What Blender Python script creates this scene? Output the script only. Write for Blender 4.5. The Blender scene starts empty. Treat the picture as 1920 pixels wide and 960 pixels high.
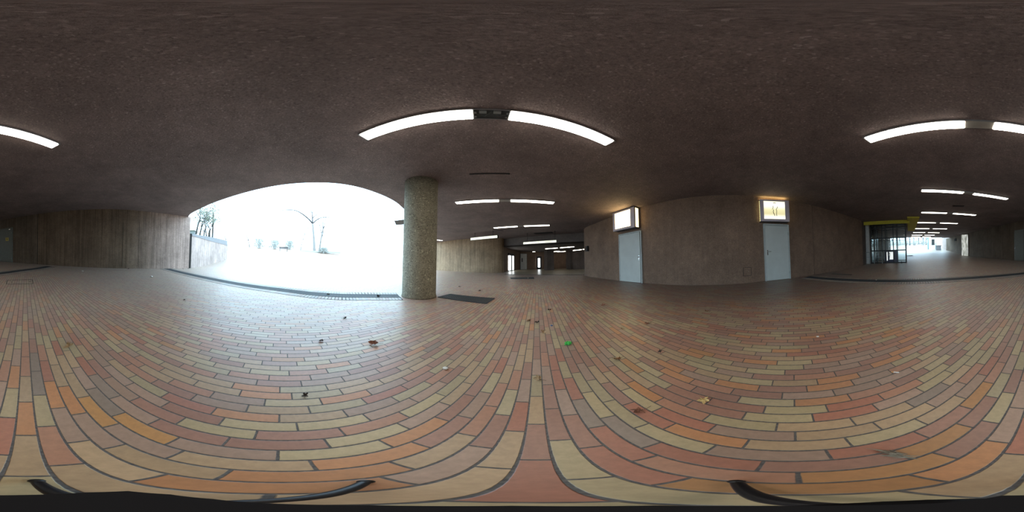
import bpy, bmesh, math, random
from math import sin, cos, pi, atan2, hypot, radians
from mathutils import Vector, Matrix
from mathutils.geometry import tessellate_polygon
random.seed(7)
COL = bpy.context.scene.collection
CE = 3.1                      # ceiling height
# ---------------------------------------------------------------- helpers
def link(name, me, mat=None, parent=None, smooth=False):
    o = bpy.data.objects.new(name, me); COL.objects.link(o)
    if mat is not None:
        for m in (mat if isinstance(mat, (list, tuple)) else [mat]): me.materials.append(m)
    if smooth:
        for p in me.polygons: p.use_smooth = True
    if parent: o.parent = parent
    return o
def obj(name, bm, mat=None, parent=None, smooth=False, bevel=0):
    bmesh.ops.recalc_face_normals(bm, faces=bm.faces)
    me = bpy.data.meshes.new(name); bm.to_mesh(me); bm.free()
    o = link(name, me, mat, parent, smooth)
    if bevel:
        md = o.modifiers.new('bevel', 'BEVEL'); md.width = bevel; md.segments = 2; md.limit_method = 'ANGLE'
    return o
def tag(o, label=None, cat=None, group=None, kind=None):
    if label: o['label'] = label
    if cat: o['category'] = cat
    if group: o['group'] = group
    if kind: o['kind'] = kind
    return o
def struct(o): o['kind'] = 'structure'; return o
def empty(name, loc, rz=0, **k):
    o = bpy.data.objects.new(name, None); COL.objects.link(o); o.empty_display_size = .1
    o.location = loc; o.rotation_euler = (0, 0, rz); return tag(o, **k)
def box(bm, x0, x1, y0, y1, z0, z1, M=None, mi=0):
    vs = [bm.verts.new(Vector(p)) for p in ((x0,y0,z0),(x1,y0,z0),(x1,y1,z0),(x0,y1,z0),(x0,y0,z1),(x1,y0,z1),(x1,y1,z1),(x0,y1,z1))]
    if M is not None:
        for v in vs: v.co = M @ v.co
    fs = []
    for f in ((3,2,1,0),(4,5,6,7),(0,1,5,4),(1,2,6,5),(2,3,7,6),(3,0,4,7)):
        g = bm.faces.new([vs[i] for i in f]); g.material_index = mi; fs.append(g)
    return fs
def tube(bm, pts, rads, n=8, cap=True):
    pts = [Vector(p) for p in pts]
    if not hasattr(rads, '__len__'): rads = [rads]*len(pts)
    rings = []; ref = Vector((0.31, 0.17, 0.93)).normalized()
    for i, p in enumerate(pts):
        t = (pts[min(i+1, len(pts)-1)] - pts[max(i-1, 0)]).normalized()
        if abs(t.dot(ref)) > .97: ref = Vector((.93, .17, .31)).normalized()
        a = t.cross(ref).normalized(); b = t.cross(a)
        rings.append([bm.verts.new(p + (a*cos(2*pi*k/n) + b*sin(2*pi*k/n))*rads[i]) for k in range(n)])
    for r, s in zip(rings, rings[1:]):
        for k in range(n): bm.faces.new((r[k], r[(k+1)%n], s[(k+1)%n], s[k]))
    if cap:
        bm.faces.new(rings[0][::-1]); bm.faces.new(rings[-1])
def prism(bm, poly, z0, z1):
    tris = tessellate_polygon([[Vector((x, y, 0)) for x, y in poly]])
    lo = [bm.verts.new((x, y, z0)) for x, y in poly]; hi = [bm.verts.new((x, y, z1)) for x, y in poly]
    for t in tris:
        try: bm.faces.new([lo[i] for i in t]); bm.faces.new([hi[i] for i in t])
        except ValueError: pass
    n = len(poly)
    for i in range(n): bm.faces.new((lo[i], lo[(i+1)%n], hi[(i+1)%n], hi[i]))
def catmull(P, n=8):
    out = []; P = [Vector(p).to_3d() if len(p) == 3 else Vector((p[0], p[1], 0)) for p in P]
    for i in range(len(P)-1):
        p0 = P[max(i-1,0)]; p1 = P[i]; p2 = P[i+1]; p3 = P[min(i+2, len(P)-1)]
        for k in range(n):
            t = k/n
            out.append(.5*((2*p1)+(-p0+p2)*t+(2*p0-5*p1+4*p2-p3)*t*t+(-p0+3*p1-3*p2+p3)*t**3))
    out.append(P[-1]); return out
def wall(name, pts, z0=0, z1=CE, th=.3, side=1, mat=None, n=8, tops=None, parent=None):
    """wall along a plan polyline; its back lies th away on the given side"""
    P = catmull(pts, n) if n > 1 else [Vector((p[0], p[1], 0)) for p in pts]
    if tops: T = [v.z for v in catmull([(t, 0, t) for t in tops], n)]
    else: T = [z1]*len(P)
    B = [];
    bm = bmesh.new()
    for i, p in enumerate(P):
        t = (P[min(i+1, len(P)-1)] - P[max(i-1, 0)]).normalized(); nn = Vector((-t.y, t.x, 0))*side*th
        q = p + nn
        B.append([bm.verts.new((p.x, p.y, z0)), bm.verts.new((p.x, p.y, T[i])), bm.verts.new((q.x, q.y, T[i])), bm.verts.new((q.x, q.y, z0))])
    for a, b in zip(B, B[1:]):
        for k in range(4): bm.faces.new((a[k], b[k], b[(k+1)%4], a[(k+1)%4]))
    bm.faces.new(B[0]); bm.faces.new(B[-1][::-1])
    o = obj(name, bm, mat, parent)
    return o
# ---------------------------------------------------------------- materials
class N:
    def __init__(s, name):
        s.m = bpy.data.materials.new(name); s.m.use_nodes = True; s.t = s.m.node_tree
        s.b = s.t.nodes['Principled BSDF']; s.out = s.t.nodes['Material Output']
    def n(s, typ, **k):
        d = s.t.nodes.new(typ)
        for a, v in k.items(): setattr(d, a, v)
        return d
    def put(s, sock, v):
        if isinstance(v, bpy.types.NodeSocket): s.t.links.new(v, sock)
        else: sock.default_value = v
    def math(s, op, a, b=0.0, c=0.0):
        d = s.n('ShaderNodeMath', operation=op)
        s.put(d.inputs[0], a); s.put(d.inputs[1], b); s.put(d.inputs[2], c); return d.outputs[0]
    def mix(s, f, a, b, mode='MIX'):
        d = s.n('ShaderNodeMix', data_type='RGBA', blend_type=mode)
        s.put(d.inputs[0], f); s.put(d.inputs[6], a if isinstance(a, bpy.types.NodeSocket) else (*a[:3], 1)); s.put(d.inputs[7], b if isinstance(b, bpy.types.NodeSocket) else (*b[:3], 1))
        return d.outputs[2]
    def pos(s, sx=1, sy=1, sz=1):
        g = s.n('ShaderNodeNewGeometry'); mp = s.n('ShaderNodeMapping'); s.put(mp.inputs[0], g.outputs['Position']); mp.inputs['Scale'].default_value = (sx, sy, sz)
        return mp.outputs[0]
    def noise(s, vec, scale, detail=3, rough=.5):
        d = s.n('ShaderNodeTexNoise'); s.put(d.inputs['Vector'], vec); d.inputs['Scale'].default_value = scale
        d.inputs['Detail'].default_value = detail; d.inputs['Roughness'].default_value = rough; return d.outputs[0]
    def ramp(s, v, stops, interp='LINEAR'):
        d = s.n('ShaderNodeValToRGB'); s.put(d.inputs[0], v); cr = d.color_ramp; cr.interpolation = interp
        while len(cr.elements) < len(stops): cr.elements.new(.5)
        for e, (p, c) in zip(cr.elements, stops):
            e.position = p; e.color = (*c, 1) if hasattr(c, '__len__') else (c, c, c, 1)
        return d.outputs[0]
    def bump(s, h, strength=.4, dist=.01):
        d = s.n('ShaderNodeBump'); s.put(d.inputs['Height'], h); d.inputs['Strength'].default_value = strength; d.inputs['Distance'].default_value = dist
        s.put(s.b.inputs['Normal'], d.outputs[0])
def plain(name, col, rough=.6, metal=0, emit=0, ecol=None, var=.12, vs=9):
    k = N(name); p = k.pos(); nz = k.noise(p, vs, 4)
    f = k.ramp(nz, [(.3, 1-var), (.7, 1+var*.4)])
    k.put(k.b.inputs['Base Color'], k.mix(1.0, col, f, 'MULTIPLY'))
    k.b.inputs['Roughness'].default_value = rough; k.b.inputs['Metallic'].default_value = metal
    if emit:
        k.b.inputs['Emission Color'].default_value = (*(ecol or col), 1); k.b.inputs['Emission Strength'].default_value = emit
    return k.m
def brick_mat():
    k = N('floor_clinker'); g = k.n('ShaderNodeNewGeometry'); sp = k.n('ShaderNodeSeparateXYZ'); k.put(sp.inputs[0], g.outputs['Position'])
    X, Y = sp.outputs[0], sp.outputs[1]; S, C = sin(radians(8.8)), cos(radians(8.8)); P = .0647; L = .25
    u = k.math('ADD', k.math('MULTIPLY', X, S), k.math('MULTIPLY', Y, C))
    v = k.math('SUBTRACT', k.math('MULTIPLY', X, C), k.math('MULTIPLY', Y, S))
    r = k.math('DIVIDE', k.math('SUBTRACT', v, .089), P); row = k.math('FLOOR', r); fv = k.math('SUBTRACT', r, row)
    m4 = k.math('FLOORED_MODULO', row, 4.0)
    off = k.math('ADD', k.math('MULTIPLY', k.math('COMPARE', m4, 0.0, .1), -.10), k.math('MULTIPLY', k.math('COMPARE', m4, 1.0, .1), .03))
    off = k.math('ADD', off, k.math('MULTIPLY', k.math('COMPARE', m4, 2.0, .1), .088))
    off = k.math('ADD', off, k.math('MULTIPLY', k.math('COMPARE', m4, 3.0, .1), -.035))
    q = k.math('DIVIDE', k.math('SUBTRACT', u, off), L); idx = k.math('FLOOR', q); fu = k.math('SUBTRACT', q, idx)
    pos = k.pos(); wob = k.math('MULTIPLY', k.math('SUBTRACT', k.noise(pos, 55, 2), .5), .0022)
    dv = k.math('MULTIPLY', k.math('MINIMUM', fv, k.math('SUBTRACT', 1.0, fv)), P)
    du = k.math('MULTIPLY', k.math('MINIMUM', fu, k.math('SUBTRACT', 1.0, fu)), L)
    d = k.math('ADD', k.math('MINIMUM', dv, du), wob)
    mask = k.n('ShaderNodeMapRange', interpolation_type='SMOOTHSTEP'); k.put(mask.inputs[0], d); mask.inputs[1].default_value = .0026; mask.inputs[2].default_value = .0046
    cb = k.n('ShaderNodeCombineXYZ'); k.put(cb.inputs[0], k.math('ADD', row, .5)); k.put(cb.inputs[1], k.math('ADD', idx, .5))
    wn = k.n('ShaderNodeTexWhiteNoise', noise_dimensions='3D'); k.put(wn.inputs[0], cb.outputs[0])
    # patches of like-fired bricks: blend the dice with a slow noise over brick cells
    sl = k.n('ShaderNodeVectorMath', operation='MULTIPLY'); k.put(sl.inputs[0], cb.outputs[0]); sl.inputs[1].default_value = (.13, .5, 1)
    slow = k.noise(sl.outputs[0], 1.0, 2)
    val = k.math('ADD', k.math('MULTIPLY', wn.outputs[0], .80), k.math('MULTIPLY', k.math('SUBTRACT', slow, .3), .42))
    val = k.math('MINIMUM', k.math('MAXIMUM', val, 0.0), .999)
    CP = {c: tuple(min(.78, (q/255)**2.2/e) for q, e in zip(v, (.86, .84, .80))) for c, v in dict(
        T=(176, 156, 114), t=(182, 149, 110), P=(156, 106, 87), R=(168, 99, 74), O=(190, 124, 72), Y=(196, 137, 72), G=(176, 118, 60),
        K=(164, 131, 110), S=(139, 120, 106), A=(176, 119, 90)).items()}
    order = 'STtKTtKPARAtOPTKGR'
    col = k.ramp(val, [(q/len(order), CP[c]) for q, c in enumerate(order)], 'CONSTANT')
    col = k.mix(.30, col, (.285, .255, .22))
    # the fired colours of the bricks around the stand, six to a row
    near = ['KPTTKK', 'KPTPAT', 'SKPPTK', 'SYKTOP', 'YKtOPK', 'OKtOtA', 'OKtOKP', 'TAtttR', 'OtTRPt', 'TRtTTP', 'KKOGRP', 'TPGARS', 'PGPRST', 'GPRKTT', 'KtTtOR', 'KttKRT', 'SttTAO', 'TKRTPP', 'TARTPP']
    flat = ''.join(near); code = k.math('ADD', k.math('MULTIPLY', k.math('ADD', row, 10.0), 6.0), k.math('ADD', idx, 3.0))
    inr = k.math('MULTIPLY', k.math('COMPARE', row, -1.0, 9.5), k.math('COMPARE', idx, -.5, 2.7))
    for q in range(0, len(flat), 30):
        ch = flat[q:q+30]
        c4 = k.ramp(k.math('DIVIDE', k.math('SUBTRACT', code, q-.5), 30.0), [(z/30, CP[c]) for z, c in enumerate(ch)], 'CONSTANT')
        sel = k.math('MULTIPLY', inr, k.math('COMPARE', code, q+(len(ch)-1)/2, len(ch)/2-.25))
        col = k.mix(sel, col, k.mix(.20, c4, (.36, .27, .19)))
    grain = k.ramp(k.noise(k.pos(), 38, 5, .65), [(.3, .86), (.7, 1.1)])
    col = k.mix(1.0, col, grain, 'MULTIPLY')
    tint = k.ramp(wn.outputs[0], [(0, .9), (1, 1.08)]); col = k.mix(1.0, col, tint, 'MULTIPLY')
    dirt = k.ramp(k.noise(k.pos(), 1.3, 4, .6), [(.3, .86), (.65, 1.0)]); col = k.mix(1.0, col, dirt, 'MULTIPLY')
    wx = k.n('ShaderNodeMapRange', interpolation_type='SMOOTHSTEP'); k.put(wx.inputs[0], k.math('ADD', X, k.math('MULTIPLY', Y, -.15))); wx.inputs[1].default_value = -.3; wx.inputs[2].default_value = -2.2
    grey = k.mix(1.0, k.mix(.40, col, (.46, .33, .24)), (.98, .96, 1.0), 'MULTIPLY')      # bricks greyer on the open side
    col = k.mix(k.math('MULTIPLY', wx.outputs[0], .9), col, grey)
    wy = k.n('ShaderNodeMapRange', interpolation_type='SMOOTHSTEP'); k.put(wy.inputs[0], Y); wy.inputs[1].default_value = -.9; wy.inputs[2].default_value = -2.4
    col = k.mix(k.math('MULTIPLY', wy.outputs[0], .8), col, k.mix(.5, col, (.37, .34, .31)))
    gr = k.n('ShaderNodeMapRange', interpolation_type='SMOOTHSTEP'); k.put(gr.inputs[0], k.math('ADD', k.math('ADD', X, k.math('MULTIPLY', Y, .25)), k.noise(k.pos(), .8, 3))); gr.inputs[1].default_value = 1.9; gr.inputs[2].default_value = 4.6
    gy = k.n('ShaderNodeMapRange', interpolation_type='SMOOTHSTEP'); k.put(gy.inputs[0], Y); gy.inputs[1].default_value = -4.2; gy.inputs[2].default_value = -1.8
    col = k.mix(k.math('MULTIPLY', gr.outputs[0], gy.outputs[0]), col, k.mix(1.0, col, (.50, .52, .60), 'MULTIPLY'))      # bricks darker towards the door wall
    mort = k.ramp(k.noise(k.pos(), 90, 3), [(.3, (.045, .042, .043)), (.75, (.14, .125, .115))])
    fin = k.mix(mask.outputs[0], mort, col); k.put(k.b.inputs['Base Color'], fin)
    k.put(k.b.inputs['Roughness'], k.math('ADD', k.math('MULTIPLY', mask.outputs[0], -.36), k.math('ADD', .80, k.math('MULTIPLY', wn.outputs[0], .1))))
    k.b.inputs['Specular IOR Level'].default_value = 1.0
    k.b.inputs['Coat Weight'].default_value = .30; k.b.inputs['Coat Roughness'].default_value = .42
    h = k.math('ADD', mask.outputs[0], k.math('MULTIPLY', k.noise(k.pos(), 70, 4), .16)); k.bump(h, .55, .003)
    return k.m
def rim_brick_mat():
    k = N('border_clinker'); g = k.n('ShaderNodeAttribute', attribute_name='tone'); 
    col = k.ramp(g.outputs['Fac'], [(0, (.26, .24, .22)), (.3, (.33, .29, .24)), (.6, (.30, .24, .20)), (.85, (.30, .21, .17))], 'CONSTANT')
    grain = k.ramp(k.noise(k.pos(), 40, 4), [(.3, .85), (.7, 1.1)]); k.put(k.b.inputs['Base Color'], k.mix(1.0, col, grain, 'MULTIPLY'))
    k.b.inputs['Roughness'].default_value = .45; return k.m
def concrete(name, base, light, dark, speck=45, streak=0, bump=.6, wall_=False, rough=.85, spots=.55, mott=.35, lit_end=0):
    k = N(name); p = k.pos()
    fine = k.noise(p, speck, 5, .75)
    vo = k.n('ShaderNodeTexVoronoi'); k.put(vo.inputs['Vector'], p); vo.inputs['Scale'].default_value = speck*1.5
    peb = k.ramp(vo.outputs['Color'], [(0, dark), (.45, base), (.8, base), (.93, light)])
    f = k.ramp(fine, [(.36, 0.0), (.62, 1.0)])
    c = k.mix(f, dark, base); c = k.mix(spots, c, peb)
    c = k.mix(1.0, c, k.ramp(k.noise(p, .9, 5, .6), [(.25, 1-mott), (.7, 1.1)]), 'MULTIPLY')
    c = k.mix(1.0, c, k.ramp(k.noise(p, 5, 4, .6), [(.3, .86), (.7, 1.06)]), 'MULTIPLY')
    h = fine
    if streak:
        q = k.pos(19, 19, .45); st = k.noise(q, 1.0, 4, .65); q2 = k.pos(5.5, 5.5, .12); st2 = k.noise(q2, 1.0, 2, .5)
        c = k.mix(streak, c, k.mix(1.0, c, k.ramp(st, [(.35, .5), (.5, 1.0), (.66, 1.28)]), 'MULTIPLY'))
        c = k.mix(streak, c, k.mix(1.0, c, k.ramp(st2, [(.38, .78), (.6, 1.1)]), 'MULTIPLY'))
        h = k.math('ADD', fine, st)
    if lit_end:  # brightness near the opening painted into the wall colour
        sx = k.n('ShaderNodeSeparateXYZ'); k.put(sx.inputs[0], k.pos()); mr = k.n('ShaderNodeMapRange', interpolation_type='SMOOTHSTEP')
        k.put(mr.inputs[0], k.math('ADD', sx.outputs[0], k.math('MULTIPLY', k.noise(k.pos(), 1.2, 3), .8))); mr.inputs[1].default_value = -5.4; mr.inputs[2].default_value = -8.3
        c = k.mix(mr.outputs[0], c, k.mix(1.0, c, (lit_end*.98, lit_end*1.04, lit_end*1.32), 'MULTIPLY'))
    k.put(k.b.inputs['Base Color'], c); k.b.inputs['Roughness'].default_value = rough
    k.b.inputs['Specular IOR Level'].default_value = .3
    k.bump(h, bump, .012); return k.m
M = {}
M['brick'] = brick_mat(); M['rim'] = rim_brick_mat()
M['ceil'] = concrete('ceiling_washed_concrete', (.275, .215, .202), (.54, .45, .42), (.12, .093, .087), speck=38, bump=.8, spots=.5, mott=.28)
M['wallL'] = concrete('board_marked_concrete', (.215, .155, .105), (.30, .23, .17), (.115, .08, .055), speck=30, streak=.6, bump=.5, spots=.2, lit_end=3.2)
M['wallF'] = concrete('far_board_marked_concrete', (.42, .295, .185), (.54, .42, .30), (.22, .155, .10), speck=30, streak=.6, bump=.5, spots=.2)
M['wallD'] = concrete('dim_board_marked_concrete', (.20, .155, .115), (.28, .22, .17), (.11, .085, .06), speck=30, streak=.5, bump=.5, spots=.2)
M['wallT'] = concrete('rubbed_concrete', (.27, .18, .13), (.50, .37, .28), (.14, .095, .07), speck=30, streak=.12, bump=.5, spots=.3, mott=.25)
M['wallO'] = concrete('outdoor_concrete', (.62, .50, .45), (.7, .58, .53), (.42, .34, .31), speck=30, streak=.6, bump=.4, spots=.2)
M['dark'] = concrete('dark_concrete', (.15, .12, .105), (.22, .18, .16), (.08, .06, .055), speck=30, streak=.3, bump=.4, spots=.2)
M['fascia'] = concrete('smooth_fascia_concrete', (.17, .145, .135), (.2, .17, .16), (.13, .11, .10), speck=20, bump=.2, spots=.1, mott=.15)
M['col'] = concrete('exposed_aggregate', (.37, .35, .27), (.78, .74, .55), (.07, .068, .058), speck=34, bump=.9, spots=.75, mott=.15)
M['seam'] = plain('dark_joint', (.025, .022, .02), .9)  # plain dark colour of joints, rebates and gaps
M['lamp'] = plain('lamp_diffuser', (.9, .9, .9), .5, emit=19, ecol=(1.0, .91, .79), var=.02)
M['lampfar'] = plain('far_lamp_diffuser', (.9, .9, .9), .5, emit=9, ecol=(1.0, .92, .80), var=.02)
M['housing'] = plain('grey_steel_housing', (.30, .30, .31), .45, .5)
M['cover'] = plain('beige_cover_plate', (.36, .34, .30), .5)
M['recess'] = plain('dark_recess', (.05, .055, .055), .6)
M['ballast'] = plain('ballast_grey', (.23, .24, .23), .5)
M['cable'] = plain('cable_grey', (.12, .13, .12), .5)
M['grate'] = plain('galvanised_grate', (.055, .065, .075), .6, .3)
M['trough'] = plain('trough_dark', (.02, .022, .025), .8)
M['mat'] = plain('wet_grate_mesh', (.085, .095, .10), .55, .3)
M['door'] = plain('painted_grey_door', (.52, .57, .56), .42, var=.07, vs=3)
M['frame'] = plain('painted_door_frame', (.45, .50, .50), .45)
M['ddoor'] = plain('dark_green_grey_door', (.13, .14, .115), .5)
M['chrome'] = plain('handle_chrome', (.7, .7, .7), .22, 1)
M['boxf'] = plain('lightbox_frame', (.55, .50, .56), .45, var=.05)
M['boxd'] = plain('lightbox_dark_edge', (.06, .055, .06), .6)
M['glowW'] = plain('white_glow_panel', (.9, .9, .9), .5, emit=9, ecol=(1, .72, .32), var=.02)
k = N('cream_glow_panel'); g = k.n('ShaderNodeNewGeometry'); sp = k.n('ShaderNodeSeparateXYZ'); k.put(sp.inputs[0], g.outputs['Position'])
zz = k.math('DIVIDE', k.math('SUBTRACT', sp.outputs[2], 2.15), .75)
k.put(k.b.inputs['Emission Color'], k.ramp(zz, [(0, (1, .97, .80)), (.16, (1, .98, .82)), (.35, (.58, .52, .28)), (.55, (.68, .64, .36)), (.8, (1, .98, .85)), (1, (.9, .85, .6))]))
k.b.inputs['Emission Strength'].default_value = 1.35; k.b.inputs['Base Color'].default_value = (.3, .28, .2, 1); M['glowC'] = k.m
M['glowS'] = plain('yellow_side_glow', (.5, .47, .25), .5, emit=1.3, ecol=(.9, .78, .34), var=.3, vs=40)
M['glowS2'] = plain('bright_side_glow', (.9, .85, .5), .5, emit=3.5, ecol=(1, .75, .36), var=.2, vs=30)
M['ink'] = plain('pictogram_ink', (.03, .025, .02), .6)
M['sign'] = plain('hanging_sign_face', (.8, .82, .7), .5, emit=1.1, ecol=(.92, .95, .78), var=.05)
M['black'] = plain('black_steel', (.012, .012, .016), .4, .2)
M['blackp'] = plain('black_rubber', (.003, .003, .005), .45)
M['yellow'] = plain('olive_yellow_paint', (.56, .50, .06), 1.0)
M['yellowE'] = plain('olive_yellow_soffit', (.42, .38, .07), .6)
M['white'] = plain('white_paint', (.62, .62, .60), .5)
M['navy'] = plain('navy_cabinet', (.035, .03, .09), .35)
M['paper'] = plain('white_notice', (.75, .75, .72), .6)
M['post'] = plain('galvanised_post', (.30, .32, .31), .4, .5)
M['metaldoor'] = plain('brushed_steel_door', (.62, .63, .6), .33, .85, var=.35, vs=4)
k = N('glowing_frosted_door'); nz = k.noise(k.pos(6, 6, 1.5), 1.0, 4, .6)
k.put(k.b.inputs['Emission Color'], k.ramp(nz, [(.3, (.10, .105, .09)), (.5, (.42, .45, .40)), (.62, (.95, .98, .92))])); k.b.inputs['Emission Strength'].default_value = .8; k.b.inputs['Base Color'].default_value = (.5, .5, .47, 1); k.b.inputs['Roughness'].default_value = .3; M['doorglow'] = k.m  # door glare painted in as streaky emission
M['teal'] = plain('teal_frame', (.10, .34, .38), .4)
k = N('clear_glass'); tr = k.n('ShaderNodeBsdfTransparent'); tr.inputs[0].default_value = (.95, .97, .96, 1); gl = k.n('ShaderNodeBsdfGlossy'); gl.inputs['Roughness'].default_value = .03
mx = k.n('ShaderNodeMixShader'); fr = k.n('ShaderNodeFresnel'); fr.inputs[0].default_value = 1.2
k.put(mx.inputs[0], fr.outputs[0]); k.put(mx.inputs[1], tr.outputs[0]); k.put(mx.inputs[2], gl.outputs[0]); k.put(k.out.inputs[0], mx.outputs[0]); M['glass'] = k.m
M['pane'] = plain('backlit_frosted_pane', (.8, .85, .85), .3, emit=4, ecol=(.95, 1, 1), var=.02)
M['bark'] = plain('grey_bark', (.06, .052, .046), .9, var=.3)
M['bark2'] = plain('branch_bark', (.035, .03, .028), .9); M['barkpale'] = plain('pale_bark', (.27, .255, .24), .9, var=.1)
M['leafs'] = plain('winter_leaves', (.25, .26, .20), .8)
M['bush'] = plain('pale_shrub', (.42, .43, .40), .9)
M['ledge'] = plain('pale_stone', (.62, .64, .62), .9); M['grass'] = plain('lawn_grass', (.13, .25, .04), .9, var=.3)
M['concbox'] = plain('concrete_block', (.25, .25, .26), .8)
M['leafbrown'] = plain('dry_leaf_brown', (.30, .15, .07), .7, var=.4, vs=60)
M['leafrust'] = plain('dry_leaf_rust', (.33, .15, .10), .7, var=.4, vs=60)
M['leaftan'] = plain('dry_leaf_tan', (.46, .32, .18), .7, var=.4, vs=60)
M['leafgold'] = plain('dry_leaf_gold', (.62, .42, .16), .6, var=.3, vs=60)
M['leafdark'] = plain('dry_leaf_dark', (.05, .04, .035), .8, var=.4, vs=60)
M['green'] = plain('green_wrapper', (.06, .55, .09), .5, var=.2, vs=90)
M['scrap'] = plain('white_scrap', (.75, .74, .70), .7)
M['filter'] = plain('cigarette_filter', (.6, .32, .12), .7)
M['straw'] = plain('dry_grass', (.30, .27, .21), .8)
M['blue'] = plain('blue_paper', (.10, .20, .45), .6)
# ---------------------------------------------------------------- ground
def gz(x, y):
    d = max(0.0, -12 - x); d = min(d, 30); a = .045*d + .0026*d*d
    t = .66*x - .75*y - 19.5; b = max(0.0, min(t, 60))*.076 if x > 0 else 0.0
    return max(a if y > -60 else 0, b)
bm = bmesh.new(); gx = [-110 + 2.0*i for i in range(46)] + [-18 + 1.0*i for i in range(48)] + [30 + 2.0*i for i in range(36)]
gy = [-100 + 2.0*i for i in range(36)] + [-28 + 1.0*i for i in range(60)] + [32 + 2.0*i for i in range(25)]
V = [[bm.verts.new((x, y, gz(x, y))) for y in gy] for x in gx]
for i in range(len(gx)-1):
    for j in range(len(gy)-1): bm.faces.new((V[i][j], V[i+1][j], V[i+1][j+1], V[i][j+1]))
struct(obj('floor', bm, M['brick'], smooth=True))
# ---------------------------------------------------------------- ceiling
EDGE = [(-8.95, -4.05), (-8.1, -3.5), (-6.81, -2.19), (-6.04, -1.27), (-5.18, -.17), (-4.59, .66), (-4.18, 1.39), (-3.90, 2.03), (-3.76, 2.66), (-3.74, 3.5), (-3.84, 4.32), (-4.12, 5.18), (-4.9, 7.3), (-6.1, 10.6), (-7.9, 14.9), (-8.4, 16.4)]
ed = [(p.x, p.y) for p in catmull(EDGE, 6)]
poly = [(-9.2, -4.3)] + ed + [(-8.6, 17.5), (-3, 30), (20, 32), (26, 20), (30, -6), (20.0, -18.0), (17.5, -20.1), (15.6, -22.9), (13.9, -25.5), (12.9, -26.3), (12.8, -27.2), (7, -20.9), (-2.6, -10.2)]
bm = bmesh.new(); prism(bm, poly, CE, CE+.7)
struct(obj('ceiling', bm, M['ceil']))
# lower ceiling of the far passage and the fascia beam in front of it
FA = [(-1.15, 15.4), (5.6, 10.7)]
bm = bmesh.new(); prism(bm, [FA[0], FA[1], (14, 12), (14, 27), (-2, 27)], 2.36, 2.46); struct(obj('ceiling_passage', bm, M['dark']))
struct(wall('trim_1', FA, 2.36, CE, .25, 1, M['fascia'], n=1))
# ---------------------------------------------------------------- walls
LW = [(14.6, -28.3), (13.3, -26.9), (7.3, -20.6), (4.0, -16.9), (.8, -13.2), (-.85, -11.3), (-2.28, -9.65), (-5.12, -6.7), (-7.45, -5.05), (-8.93, -3.88)]
LWN = [(-2.28, -9.65), (-5.12, -6.7), (-7.45, -5.05), (-8.93, -3.88)]
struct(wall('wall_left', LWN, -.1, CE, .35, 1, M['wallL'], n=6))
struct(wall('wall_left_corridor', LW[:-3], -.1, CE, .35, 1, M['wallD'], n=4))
TW = [(6.2, 10.6), (5.4, 10.5), (4.72, 9.9), (4.5, 9.1), (4.52, 8.0), (4.56, 6.6), (4.62, 5.4), (4.72, 4.0), (4.95, 2.5), (5.38, 1.05), (5.83, .17), (6.1, -.6), (6.84, -2.0), (7.9, -3.8), (9.35, -6.15)]
struct(wall('wall_right', TW, -.1, CE, .3, 1, M['wallT'], n=6))
struct(wall('wall_booth', [(9.35, -6.15), (9.9, -6.75), (10.9, -7.1), (12.0, -7.9), (19.8, -18.6)], -.1, 3.1, .3, 1, M['dark'], n=1))
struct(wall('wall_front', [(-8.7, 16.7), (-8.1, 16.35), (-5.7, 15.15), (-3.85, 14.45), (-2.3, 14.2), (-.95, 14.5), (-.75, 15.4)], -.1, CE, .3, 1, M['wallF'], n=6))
struct(wall('wall_passage', [(-.75, 15.2), (-.45, 16.9), (.25, 19.2), (1.05, 21.6), (3.3, 22.3), (3.9, 22.4), (4.6, 22.4), (7.3, 22.2), (8.4, 21.9)], -.1, 2.4, .3, 1, M['wallT'], n=1))
struct(wall('wall_alcove', [(6.9, 19.9), (7.6, 19.2), (13, 16.6)], -.1, 2.4, .3, 1, M['dark'], n=1))
struct(wall('wall_back', [(7.9, 22.2), (8.1, 20), (7.0, 19.0)], -.1, 2.4, .3, -1, M['dark'], n=1))
struct(wall('wall_outdoor', [(-9.18, -3.86), (-10.9, -3.78), (-13.5, -3.74), (-16.1, -3.52), (-18.7, -3.42), (-21.5, -4.1), (-25, -6)], -.1, 2.1, .35, 1, M['wallO'], n=6, tops=[2.08, 2.18, 2.33, 2.42, 2.48, 2.5, 2.5]))
# darker coping strip on the outdoor wall
struct(wall('trim_2', [(-9.18, -3.835), (-10.9, -3.755), (-13.5, -3.715), (-16.1, -3.495), (-18.7, -3.395), (-21.5, -4.07)], 1.98, 2.1, .40, 1, M['concbox'], n=6, tops=[2.10, 2.20, 2.35, 2.44, 2.50, 2.52]))
struct(wall('wall_outdoor_far', [(13.2, -26.8), (16.2, -31), (19.3, -35.2)], .3, 3.1, .35, -1, M['wallO'], n=4, tops=[3.3, 3.6, 3.95]))
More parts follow.
